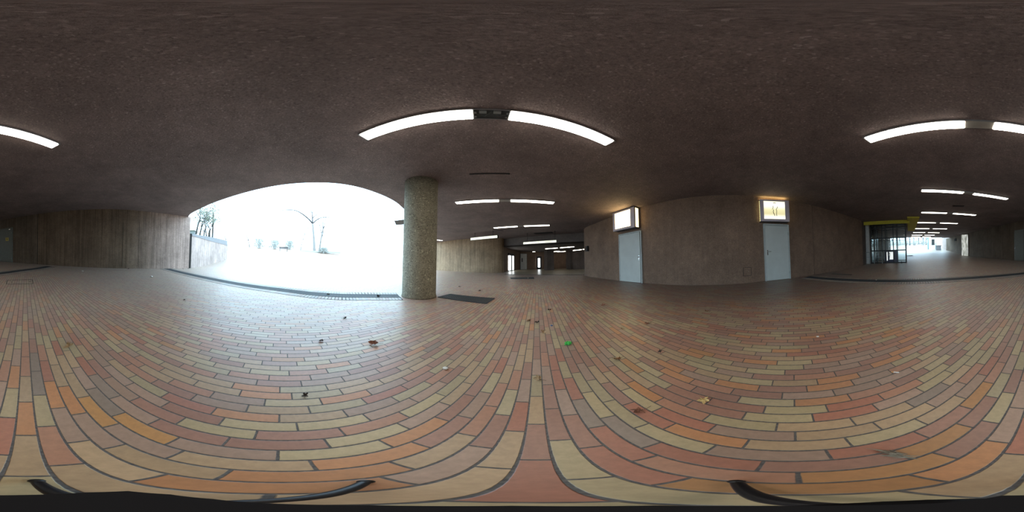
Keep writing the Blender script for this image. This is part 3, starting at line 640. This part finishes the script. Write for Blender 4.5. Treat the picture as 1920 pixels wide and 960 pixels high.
# yellow canopy
cv = empty('yellow_canopy', (8.6, -7.9, 2.9), label='olive yellow canopy band fixed to the ceiling over the glass booth', cat='canopy')
def wbox(nm, P, Q, w0, w1, z0, z1, m, parent):
    P, Q = Vector((*P, 0)), Vector((*Q, 0)); bm = bmesh.new()
    box(bm, 0, (Q-P).length, w0, w1, z0, z1, Matrix.Translation(P - Vector(parent.location)) @ Matrix.Rotation(atan2((Q-P).y, (Q-P).x), 4, 'Z')); return obj(nm, bm, M[m], parent)
wbox('front_fascia', (9.77, -6.55), (7.35, -8.75), -.04, 0, 2.86, CE, 'yellow', cv)
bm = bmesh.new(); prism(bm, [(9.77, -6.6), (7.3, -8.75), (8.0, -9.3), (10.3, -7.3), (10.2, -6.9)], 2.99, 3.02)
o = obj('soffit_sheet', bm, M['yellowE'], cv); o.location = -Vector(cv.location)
bm = bmesh.new(); prism(bm, [(6.70, -7.78), (6.17, -8.35), (10.75, -13.6), (11.2, -13.05)], 3.01, CE-.001)
o = obj('side_strip', bm, M['yellow'], cv); o.location = -Vector(cv.location)
# white pillar left of the booth
bm = bmesh.new(); box(bm, -.13, .13, -.13, .13, 0, 2.98, Matrix.Translation((10.25, -7.24, 0)) @ Matrix.Rotation(ang, 4, 'Z'))
tag(obj('white_pillar', bm, M['white'], bevel=.01), 'pale square pillar between the dark wall and the glass booth', 'pillar')
# cabinet inside the booth, seen through the glass
def L2W(x, y, z=0): return Matrix.Translation(BA) @ Matrix.Rotation(ang, 4, 'Z') @ Vector((x, y, z))
p = L2W(.36*W, .35); c = empty('notice_cabinet', p, ang, label='low navy cabinet with a white notice behind the booth glass', cat='cabinet')
cw = .37*W
bm = bmesh.new(); box(bm, 0, cw, 0, .10, 0, 1.0); box(bm, 0, .12, .1, .5, 0, 1.0); box(bm, cw-.12, cw, .1, .5, 0, 1.0); obj('body', bm, M['navy'], c, bevel=.01)
NM = plain('backlit_notice', (.8, .8, .8), .5, emit=.9, ecol=(1, 1, 1))
for x0, x1, z0 in ((.17, .25, .2), (.38, .68, .28)): bm = bmesh.new(); box(bm, cw*x0, cw*x1, -.008, 0, z0, .86); obj('notice', bm, NM, c)
bm = bmesh.new(); tube(bm, catmull([(cw*.40, -.01, .80), (cw*.44, -.01, .66), (cw*.40, -.01, .5), (cw*.38, -.01, .3)], 5), .025, 6); obj('notice_drawing', bm, M['cable'], c)
# low barrier posts before the booth
def barrier(x0, x1, y, label):
    p = L2W(x0, y); b = empty('hand_rail', p, ang, label=label, cat='railing', group='low grey barriers before the booth')
    w = x1-x0
    for x in (0, w): bm = bmesh.new(); tube(bm, [(x, 0, 0), (x, 0, .88)], .028, 10); box(bm, x-.05, x+.05, -.05, .05, 0, .01); obj('post', bm, M['post'], b)
    for z, q in ((.88, .024), (.5, .014)): bm = bmesh.new(); tube(bm, [(0, 0, z), (w, 0, z)], q, 10); obj('rail', bm, M['post'], b)
barrier(-.40, -.08, -.30, 'short grey tubular barrier in front of the pale pillar')
barrier(.28, .86, -.30, 'grey tubular barrier before the left booth glass')
p = L2W(.86*W, -.05)
bm = bmesh.new(); tube(bm, [(0, 0, 0), (0, 0, .05), (0, 0, .06), (0, 0, .16)], [.045, .045, .025, .03], 10); o = obj('drink_cup', bm, M['black'], smooth=True); o.location = L2W(.86*W, -.14)
tag(o, 'small dark cup standing at the foot of the booth glass', 'cup')
# ---------------------------------------------------------------- outdoors
def tree(loc, H, rad, mat, label, seed, spread=.55, levels=4, lean=(0, 0), name='bare_tree', first=.35, group=None, nb=3, leaves=0):
    rnd = random.Random(seed); r = empty(name, loc, label=label, cat='tree', group=group)
    bt = bmesh.new(); bb = bmesh.new(); tips = []
    def grow(bm, p, d, L, R, lev):
        pts = [p]; rr = [R]; n = 4
        for j in range(n):
            d = (d + Vector((rnd.uniform(-1, 1), rnd.uniform(-1, 1), rnd.uniform(-.3, .8)))*.16).normalized()
            p = p + d*L/n; pts.append(p); rr.append(R*(1-.45*(j+1)/n))
        tube(bm, pts, rr, 5 if lev else 8, False)
        if lev < levels:
            for b in range(nb if lev else nb+1):
                a = rnd.uniform(0, 2*pi); s = spread*(.7+.6*rnd.random())
                perp = Vector((cos(a), sin(a), rnd.uniform(-.1, .3)))
                st = pts[-1] if b < 2 else pts[rnd.choice((2, 3))]
                grow(bb, st, (d*cos(s) + perp*sin(s)).normalized(), L*rnd.uniform(.55, .8), rr[-1]*.72, lev+1)
        else: tips.append(p)
    grow(bt, Vector((0, 0, -.1)), Vector((lean[0], lean[1], 1)).normalized(), H*first, rad, 0)
    obj('trunk', bt, mat, r); obj('branches', bb, M['bark'], r)
    if leaves:
        bm = bmesh.new()
        for t in tips:
            for _ in range(leaves):
                c = t + Vector((rnd.gauss(0, .15), rnd.gauss(0, .15), rnd.gauss(0, .15))); a = rnd.uniform(0, pi); s = .06
                vs = [bm.verts.new(c + Vector((cos(a)*u*s, sin(a)*u*s, v*s))) for u, v in ((-1, -.6), (1, -.6), (.3, 1))]; bm.faces.new(vs)
        obj('leaves', bm, M['leafs'], r)
    return r
def P3(az, D, z=None):
    x, y = D*sin(radians(az)), D*cos(radians(az)); return (x, y, gz(x, y) if z is None else z)
# planted bank behind the outdoor wall
bm = bmesh.new(); n = 10; rows = [(0, 0), (.8, .25), (2.2, .75), (6, 1.2), (14, 1.6)]; vs = []
for (yy, zz2) in rows:
    vs.append([bm.verts.new((-9.6-1.2*j, -4.3-yy, (2.02+.045*j) + zz2*(1-j/11.0))) for j in range(n)])
for a, b in zip(vs, vs[1:]):
    for j in range(n-1): bm.faces.new((a[j], a[j+1], b[j+1], b[j]))
tag(obj('grass_bank', bm, M['grass'], smooth=True), 'green grass bank rising behind the curved outdoor wall', 'grass', kind='stuff')
bm = bmesh.new(); box(bm, -.35, .35, -.3, .3, -.2, .34); box(bm, -.40, .40, -.35, .35, .34, .40); o = obj('concrete_block', bm, M['concbox'], bevel=.02); o.location = (-12.6, -5.3, 2.42)
tag(o, 'small grey concrete block on the green bank behind the outdoor wall', 'block')
sb = [(-111.3, 12.0, 3.6, 1), (-110.0, 13.2, 3.4, 2), (-108.6, 14.5, 3.0, 3), (-107.6, 15.2, 3.3, 4), (-107.0, 15.8, 2.9, 5), (-106.6, 16.2, 3.2, 6)]
sl = ['leftmost leafless sapling touching the wall end above the outdoor wall', 'second leafless sapling from the wall end above the outdoor wall', 'leafless sapling beside the grey concrete block on the bank', 'thin forked sapling just right of the grey concrete block', 'short bare sapling close to the straight dark pole', 'bare sapling directly left of the straight dark pole']
for (az, D, H, s), lb in zip(sb, sl): tree(P3(az, D, 2.45), H*1.15, .075, M['bark'], lb, s, .75, 4, group=None, name='bare_sapling', leaves=2, nb=3, first=.3)
bm = bmesh.new(); tube(bm, [(0, 0, 0), (0, 0, 1.3), (0, 0, 2.9)], [.09, .07, .055], 10); o = obj('dark_pole', bm, M['bark']); o.location = P3(-105.55, 16.4, 2.3)
tag(o, 'straight dark pole rising behind the curved outdoor wall', 'pole')
tree(P3(-100.3, 30), 5.0, .10, M['barkpale'], 'pale slender tree right of the outdoor wall end', 21, .5, 4)
tree(P3(-92.4, 38), 5.5, .13, M['barkpale'], 'pale small tree with upright twigs left of the shrubs', 22, .5, 4)
# the big tree with a long arm reaching left
r = empty('tall_bare_tree', P3(-69.5, 38), label='tall pale tree with a long branch arching to the left', cat='tree')
F = Vector(P3(-69.5, 38)); rt = Vector((cos(radians(69.5)), sin(radians(69.5)), 0)); 
bm = bmesh.new(); tube(bm, [(0, 0, -.2), (rt*(-.25)+Vector((0, 0, 3)))[:], (rt*(-.7)+Vector((0, 0, 6.6)))[:]], [.34, .26, .2], 8); obj('trunk', bm, M['barkpale'], r)
def br(pts, R):
    bm = bmesh.new(); q = catmull([(rt*x + Vector((0, 0, z)))[:] for x, z in pts], 6); tube(bm, q, [R*1.1*(1-.7*j/(len(q)-1)) for j in range(len(q))], 6); obj('branch', bm, M['bark2'], r)
br([(-.7, 6.6), (-1.6, 7.6), (-3.2, 8.9), (-5, 9.8), (-7.2, 9.9), (-9, 9.6)], .17)
br([(-.7, 6.6), (.2, 7.5), (1.2, 8.1), (2.6, 8.3), (4, 8.2)], .13)
br([(-.7, 6.6), (-.8, 8), (-.9, 9.2), (-.8, 10.4)], .13)
br([(-.8, 8), (.1, 8.8), (1.1, 9.8)], .09); br([(-.9, 9.2), (-1.4, 10), (-1.8, 10.8)], .08)
tree(P3(-67.9, 39), 9.5, .24, M['barkpale'], 'pale tree trunk standing right of the tall arching tree', 24, .5, 3, first=.6)
tree(P3(-74.4, 38), 7, .11, M['barkpale'], 'thin pale tree trunk left of the tall arching tree', 25, .4, 3, first=.7)
def bush(loc, w, h, label, seed, mat='bush'):
    rnd = random.Random(seed); r = empty('shrub', loc, label=label, cat='shrub'); bm = bmesh.new()
    for _ in range(60):
        a = rnd.uniform(0, 2*pi); d = Vector((cos(a)*w*rnd.random()*.8, sin(a)*w*rnd.random()*.8, h*rnd.uniform(.6, 1.1)))
        tube(bm, [(rnd.gauss(0, w*.1), rnd.gauss(0, w*.1), 0), (d*.5+Vector((rnd.gauss(0, .1), 0, 0)))[:], d[:]], [.03, .02, .008], 4, False)
    obj('twigs', bm, M['ledge'], r); bm = bmesh.new()
    for _ in range(1500):
        a = rnd.uniform(0, 2*pi); q = math.sqrt(rnd.random()); zz3 = rnd.random()
        c = Vector((cos(a)*w*q*(1-.4*zz3), sin(a)*w*q*(1-.4*zz3), h*(.15+.9*zz3))); s = .12
        vs = [bm.verts.new(c + Vector((rnd.uniform(-s, s), rnd.uniform(-s, s), rnd.uniform(-s, s)))) for _ in range(3)]; bm.faces.new(vs)
    obj('leaves', bm, M[mat], r)
bush(P3(-89.0, 37), 1.6, 2.0, 'pale winter shrub right of the small upright tree', 31)
bush(P3(-83.6, 37), 1.5, 1.9, 'pale shrub left of the dark low bench', 32)
bush(P3(-78.4, 38), 1.3, 1.9, 'pale shrub between the dark bench and the tall trees', 33)
bush(P3(-66.3, 36), 1.2, 1.2, 'low pale hedge clump at the foot of the tall trees', 34)
r = empty('park_bench', P3(-80.4, 34), radians(80), label='dark low bench far across the bright square', cat='bench')
bm = bmesh.new()
for j in range(4): box(bm, -.9, .9, -.25+.13*j, -.15+.13*j, .42, .46)
obj('seat', bm, M['black'], r); bm = bmesh.new()
for j in range(3): box(bm, -.9, .9, .27, .30, .52+.13*j, .62+.13*j)
obj('backrest', bm, M['black'], r)
for x in (-.75, .75): bm = bmesh.new(); box(bm, x-.04, x+.04, -.25, .30, 0, .42); obj('leg', bm, M['black'], r)
bm = bmesh.new(); box(bm, -4.5, 4.5, -.5, .5, 0, .35); o = obj('planter_kerb', bm, M['bush'], bevel=.03); o.location = P3(-67.5, 36.5); o.rotation_euler.z = radians(67)
tag(o, 'long low pale planter kerb beneath the tall trees', 'planter')
# canopy roof corner showing beside the column
cn = empty('canopy_roof', P3(-37.5, 30), radians(35), label='thin dark roof edge peeking out left of the column outdoors', cat='roof')
bm = bmesh.new(); vs = [bm.verts.new(p) for p in ((-2.2, -.5, 8.0), (5, -.5, 8.9), (5, 3, 8.6), (-2.2, 3, 7.95), (5, -.5, 9.0), (5, 3, 8.75))]
bm.faces.new(vs[:4]); bm.faces.new((vs[0], vs[1], vs[4])); bm.faces.new((vs[0], vs[4], vs[5], vs[3])); bm.faces.new((vs[1], vs[2], vs[5], vs[4])); bm.faces.new((vs[3], vs[5], vs[2])); obj('roof_sheet', bm, M['bark'], cn)
bm = bmesh.new(); tube(bm, [(4, 1, 0), (4, 1, 8.6)], .12, 8); tube(bm, [(4, 2.5, 0), (4, 2.5, 8.5)], .12, 8); obj('post', bm, M['bark'], cn)
# low pale wall with steps right of the square
st = empty('stone_steps', (-12.5, 16.6, 0), radians(8), label='pale low stone ledge with a step outdoors, left of the column', cat='steps')
bm = bmesh.new(); box(bm, -3.6, 1.8, 0, 1.0, 0, .95); obj('ledge', bm, M['ledge'], st, bevel=.03)
bm = bmesh.new(); box(bm, -3.9, 1.8, -.45, 0, 0, .18); obj('step', bm, M['ledge'], st, bevel=.02)
# corridor end: planter, teal kiosk, tree row
p = P3(150.0, 32.5); pr = empty('brick_planter', p, radians(-60), label='square grey planter box outside the corridor end', cat='planter')
bm = bmesh.new(); box(bm, -.8, .8, -.5, .5, -.3, .85); obj('body', bm, M['concbox'], pr, bevel=.02)
bm = bmesh.new(); box(bm, -.86, .86, -.56, .56, .82, .9); obj('coping', bm, M['bark'], pr)
p = P3(149.0, 35); kr = empty('teal_kiosk', p, radians(-59), label='teal framed glazed kiosk behind the grey planter outside', cat='kiosk')
for x in (-1.15, -.75, .1, .4, 1.15):
    for y in (0, 1.6): bm = bmesh.new(); box(bm, x-.06, x+.06, y-.06, y+.06, 0, 3.0); obj('post', bm, M['teal'], kr)
for z in (.2, 1.2, 2.9): bm = bmesh.new(); box(bm, -1.15, 1.15, -.05, .05, z-.05, z+.05); obj('rail', bm, M['teal'], kr)
bm = bmesh.new(); box(bm, .15, .95, .2, .9, .9, 2.2); obj('display_case', bm, M['recess'], kr)
bm = bmesh.new(); box(bm, -1.1, 1.1, -.01, .01, .25, 2.85); obj('glass_pane', bm, M['glass'], kr)
bm = bmesh.new(); box(bm, -1.3, 1.3, -.2, 1.8, 3.0, 3.12); obj('roof', bm, M['teal'], kr)
bl = [('far %s tree of the blurred row beyond the corridor end' % w) for w in ('first', 'second', 'third', 'fourth', 'fifth', 'sixth', 'seventh', 'eighth', 'ninth', 'tenth', 'eleventh', 'twelfth')]
M['barkblue'] = plain('bluish_bark', (.16, .20, .21), .9)
for j in range(12):
    tree(P3(129.2+1.52*j+random.uniform(-.3, .3), 62+random.uniform(-4, 6)), 9, .3, M['barkblue'], bl[j] + ' counted from the booth side', 50+j, .5, 4, first=.4)
for j in range(6): bush(P3(130+2.9*j, 58), 2.2, 1.6, '%s low shrub under the far tree row, counted from the booth side' % ('first', 'second', 'third', 'fourth', 'fifth', 'sixth')[j], 70+j)
bm = bmesh.new(); box(bm, -.5, .5, -.25, .25, 0, .03); o = obj('ground_plate', bm, M['concbox']); x, y = 19.5*sin(radians(139.6)), 19.5*cos(radians(139.6)); o.location = (x*1.15, y*1.15, gz(x*1.15, y*1.15)+.02); o.rotation_euler.z = .7
tag(o, 'small dark plate on the bright ground at the corridor mouth', 'plate')
# ---------------------------------------------------------------- litter
def leaf(name, loc, size, mat, label, seed, curl=.35, lobes=5, stalk=True):
    rnd = random.Random(seed); r = empty(name, (*loc, .004), rnd.uniform(0, 2*pi), label=label, cat='leaf')
    bm = bmesh.new(); n = lobes*4; ctr = bm.verts.new((0, 0, size*.10)); rim = []; mid = []
    for j in range(n):
        a = 2*pi*j/n; rad = size*.5*((1.0 if j % 4 == 0 else .72 if j % 4 in (1, 3) else .42))*(.8+.35*rnd.random())
        if j == 0: rad *= .5
        cz = size*curl*(.5+.5*sin(a*1.5+seed))*rnd.uniform(.5, 1.2)
        rim.append(bm.verts.new((cos(a)*rad, sin(a)*rad*.8, max(.001, cz)))); mid.append(bm.verts.new((cos(a)*rad*.5, sin(a)*rad*.4, max(.001, size*.04+cz*.4*rnd.random()))))
    for j in range(n):
        k2 = (j+1) % n; bm.faces.new((ctr, mid[j], mid[k2])); bm.faces.new((mid[j], rim[j], rim[k2], mid[k2]))
    obj('blade', bm, M[mat], r)
    if stalk: bm = bmesh.new(); tube(bm, [(0, 0, size*.08), (size*.4, 0, .006), (size*.75, size*.12, .003)], [size*.018, size*.014, size*.01], 5); obj('stalk', bm, M['leafdark' if mat != 'leafgold' else 'leaftan'], r)
    return r
LV = [((-1.17, 1.07), .125, 'leafrust', 'large curled reddish leaf on the bright bricks below and left of the round column'),
 ((-.56, -1.21), .105, 'leaftan', 'curled tan leaf lying on bricks near the manhole side of the floor'),
 ((.68, .32), .075, 'leafgold', 'golden folded leaf on red bricks below the middle of the curved door wall'),
 ((.77, 1.06), .09, 'leafbrown', 'brown curled leaf on orange brick below the white light box'),
 ((.46, .50), .085, 'leafrust', 'flat reddish leaf on a red brick close to the golden leaf'),
 ((.16, 1.02), .07, 'leaftan', 'small tan leaf with long stalk on the central brick column'),
 ((.35, 2.30), .10, 'leafdark', 'dark crumpled leaf furthest of the trio on the central bricks'),
 ((.37, 1.93), .09, 'leaftan', 'pale curled leaf on the central bricks behind the green scrap'),
 ((.24, 2.38), .09, 'leafbrown', 'brown leaf left of the dark crumpled leaf on central bricks'),
 ((-1.48, .66), .07, 'leafdark', 'blackish leaf scrap on the shiny bricks left of the large reddish leaf'),
 ((-.75, .27), .05, 'leafdark', 'tiny dark leaf on pale bricks nearest the tripod on the opening side'),
 ((-2.02, 1.26), .08, 'leafdark', 'dark leaf on the glossy bluish bricks towards the drain'),
 ((.67, 2.90), .09, 'leafdark', 'dark flat leaf past the trio towards the far passage'),
 ((1.71, 2.77), .10, 'leafrust', 'rust leaf on dim bricks before the left grey door'),
 ((1.25, 1.58), .07, 'leaftan', 'small tan leaf right of the green scrap'),
 ((1.6, 1.51), .09, 'leafrust', 'rust leaf halfway to the curved door wall'),
 ((2.47, 1.01), .08, 'leafbrown', 'brown leaf close to the curved door wall'),
 ((-1.85, 5.62), .12, 'leafdark', 'dark leaf on the floor behind the round column'),
 ((-2.76, -1.26), .07, 'leafdark', 'small dark leaf on bluish bricks towards the left wall'),
 ((-2.9, 2.75), .13, 'leafdark', 'dark leaf lying on the drain grating near the column'),
 ((-3.6, 1.75), .10, 'leafdark', 'dark leaf stuck in the middle of the drain grating'),
 ((-1.0, 5.0), .10, 'leafdark', 'dark leaf scrap beyond the floor grate beside the column'),
 ((1.1, .9), .05, 'leafdark', 'thin dark leaf scrap right of the brown curled leaf')]
for j, (l, s, m, lb) in enumerate(LV): leaf('fallen_leaf', l, s, m, lb, 100+j)
rr = random.Random(5)
r = empty('green_wrapper', (.54, 1.54, .002), .4, label='crumpled bright green scrap on a red brick', cat='litter')
bm = bmesh.new(); bmesh.ops.create_icosphere(bm, subdivisions=3, radius=.032)
for v in bm.verts: v.co *= rr.uniform(.7, 1.2); v.co.z = v.co.z*.55+.018
obj('foil', bm, M['green'], r)
bm = bmesh.new(); vs = [bm.verts.new(p) for p in ((-.05, 0, .003), (-.02, .02, .02), (.01, .045, .004), (-.02, -.01, .012))]; bm.faces.new(vs); obj('torn_flap', bm, M['green'], r)
r = empty('cigarette_butt', (.71, -.67, .001), radians(35), label='small white cigarette butt on the gold bricks', cat='litter')
bm = bmesh.new(); tube(bm, [(-.022, 0, .005), (.012, 0, .005)], .0045, 8); obj('paper', bm, M['scrap'], r)
bm = bmesh.new(); tube(bm, [(.012, 0, .005), (.026, 0, .005)], .0046, 8); obj('filter_tip', bm, M['filter'], r)
for l, s, lb in (((-3.34, -5.98), .09, 'white paper scrap before the middle of the left wall'), ((-4.67, -3.45), .10, 'white paper scrap between the left wall and the drain'), ((-.45, 1.08), .045, 'tiny pale scrap on a red brick right of the large reddish leaf'), ((1.55, -.45), .03, 'white speck of litter on the dim bricks facing the right grey door'), ((4.0, -3.1), .05, 'pale scrap lying in the corridor drain'), ((.9, 9.2), .07, 'pale scrap lying on the distant floor grate')):
    bm = bmesh.new(); bmesh.ops.create_icosphere(bm, subdivisions=2, radius=s*.5)
    for v in bm.verts: v.co *= rr.uniform(.75, 1.15); v.co.z = v.co.z*.4+s*.2
    o = obj('paper_scrap', bm, M['scrap']); o.location = (*l, .012 if l[0] in (4.0, .9) else .001); tag(o, lb, 'litter')
bm = bmesh.new(); bmesh.ops.create_icosphere(bm, subdivisions=2, radius=.02)
for v in bm.verts: v.co *= rr.uniform(.7, 1.2); v.co.z = v.co.z*.4+.008
o = obj('blue_scrap', bm, M['blue']); o.location = (.52, 2.13, .001); tag(o, 'small blue paper scrap among the central leaves', 'litter')
bm = bmesh.new()
for j in range(26):
    a = rr.uniform(-.5, .5)+.5; c = Vector((rr.gauss(0, .014), rr.gauss(0, .008), .004+.006*rr.random())); h = Vector((cos(a), sin(a), 0))*rr.uniform(.015, .035)
    tube(bm, [(c-h)[:], (c+Vector((0, 0, .006)))[:], (c+h)[:]], [.0012, .0022, .001], 5)
o = obj('dry_grass_tuft', bm, M['straw']); o.location = (.24, -.19, .001); tag(o, 'flattened grey tuft of dry grass on a red brick near the tripod', 'litter', kind='stuff')
# scattered crumbs along the foot of the left wall
for j, (x, y) in enumerate([(-8.6, -3.75), (-8.3, -3.95), (-5.9, -5.85)]):
    leaf('fallen_leaf', (x, y), .14, 'leafdark', ['dark leaf against the very end of the left wall', 'second dark leaf at the left wall end by the drain', 'dark leaf at the foot of the left wall middle'][j], 200+j)
# ---------------------------------------------------------------- camera, its stand
T = math.atan(.041); HC = .9
cam = bpy.data.cameras.new('camera'); cam.type = 'PANO'
try: cam.panorama_type = 'EQUIRECTANGULAR'
except Exception: cam.cycles.panorama_type = 'EQUIRECTANGULAR'
try: cam.cycles.panorama_type = 'EQUIRECTANGULAR'
except Exception: pass
cam.clip_start = .01; cam.clip_end = 500
co = bpy.data.objects.new('camera', cam); COL.objects.link(co); co.location = (0, 0, HC); co.rotation_euler = (pi/2 + T, 0, 0); bpy.context.scene.camera = co
ts = empty('camera_stand', (0, .037, 0), label='slim black camera stand with three splayed feet at the bottom centre', cat='tripod')
bm = bmesh.new(); tube(bm, [(-.03, -.037, .05), (-.02, -.037, .3), (0, -.037+.02*.041, .72)], [.014, .012, .009], 14); obj('pole', bm, M['black'], ts, smooth=True)
bm = bmesh.new(); hz = .74-0; pl = [(a, q) for a, q in ((180, 5.9), (-171, 6.0), (-150, 6.9), (-135, 7.4), (-120, 6.2), (-105, 4.6), (-85, 3.0), (-50, 2.4), (0, 2.2), (50, 2.3), (90, 2.2), (125, 2.4), (148, 3.0), (162, 4.2), (172, 5.8))]
tilt = Matrix.Translation((0, -.037, HC)) @ Matrix.Rotation(T, 4, 'X')
hd = .13
a_ = [bm.verts.new(tilt @ Vector((sin(radians(a))*hd*math.tan(radians(q)), cos(radians(a))*hd*math.tan(radians(q)), -hd))) for a, q in pl]
b_ = [bm.verts.new(tilt @ Vector((sin(radians(a))*hd*math.tan(radians(q)), cos(radians(a))*hd*math.tan(radians(q)), -hd-.05))) for a, q in pl]
bm.faces.new(a_); bm.faces.new(b_[::-1])
for j in range(len(pl)): bm.faces.new((a_[j], a_[(j+1) % len(pl)], b_[(j+1) % len(pl)], b_[j]))
obj('mount_head', bm, M['blackp'], ts)
HUB = Vector((-.03, -.037, 0))
for X, Y in ((-.132, .142), (.165, .069), (-.038, -.13)):
    d = Vector((X, Y-.037, 0)) - HUB
    bm = bmesh.new(); q = catmull([(HUB+Vector((0, 0, .07)))[:], (HUB+d*.35+Vector((0, 0, .055)))[:], (HUB+d*.75+Vector((0, 0, .03)))[:], (HUB+d+Vector((0, 0, .010)))[:]], 6)
    tube(bm, q, [.010-.002*j/(len(q)-1) for j in range(len(q))], 10); lg = obj('leg', bm, M['black'], ts, smooth=True)
    bm = bmesh.new(); bmesh.ops.create_uvsphere(bm, u_segments=12, v_segments=8, radius=.0105, matrix=Matrix.Translation(HUB+d+Vector((0, 0, .0105)))); obj('rubber_foot', bm, M['blackp'], lg, smooth=True)
bm = bmesh.new(); bmesh.ops.create_cone(bm, segments=20, radius1=.02, radius2=.015, depth=.05, cap_ends=True, matrix=Matrix.Translation(HUB+Vector((0, 0, .07)))); obj('hub', bm, M['blackp'], ts)
# ---------------------------------------------------------------- world
w = bpy.data.worlds.new('overcast'); bpy.context.scene.world = w; w.use_nodes = True; nt = w.node_tree; bg = nt.nodes['Background']
tc = nt.nodes.new('ShaderNodeTexCoord'); sep = nt.nodes.new('ShaderNodeSeparateXYZ'); nt.links.new(tc.outputs['Generated'], sep.inputs[0])
rp = nt.nodes.new('ShaderNodeValToRGB'); nt.links.new(sep.outputs[2], rp.inputs[0])
rp.color_ramp.elements[0].color = (.58, .82, 1.0, 1); rp.color_ramp.elements[1].color = (.54, .80, 1.0, 1)
nt.links.new(rp.outputs[0], bg.inputs[0]); bg.inputs[1].default_value = 5.5
sc = bpy.context.scene; sc.view_settings.view_transform = 'Standard'; sc.view_settings.look = 'None'; sc.view_settings.exposure = 0; sc.view_settings.gamma = 1
sc.cycles.max_bounces = 8; sc.cycles.diffuse_bounces = 5; sc.cycles.sample_clamp_indirect = 6; sc.cycles.use_denoising = True
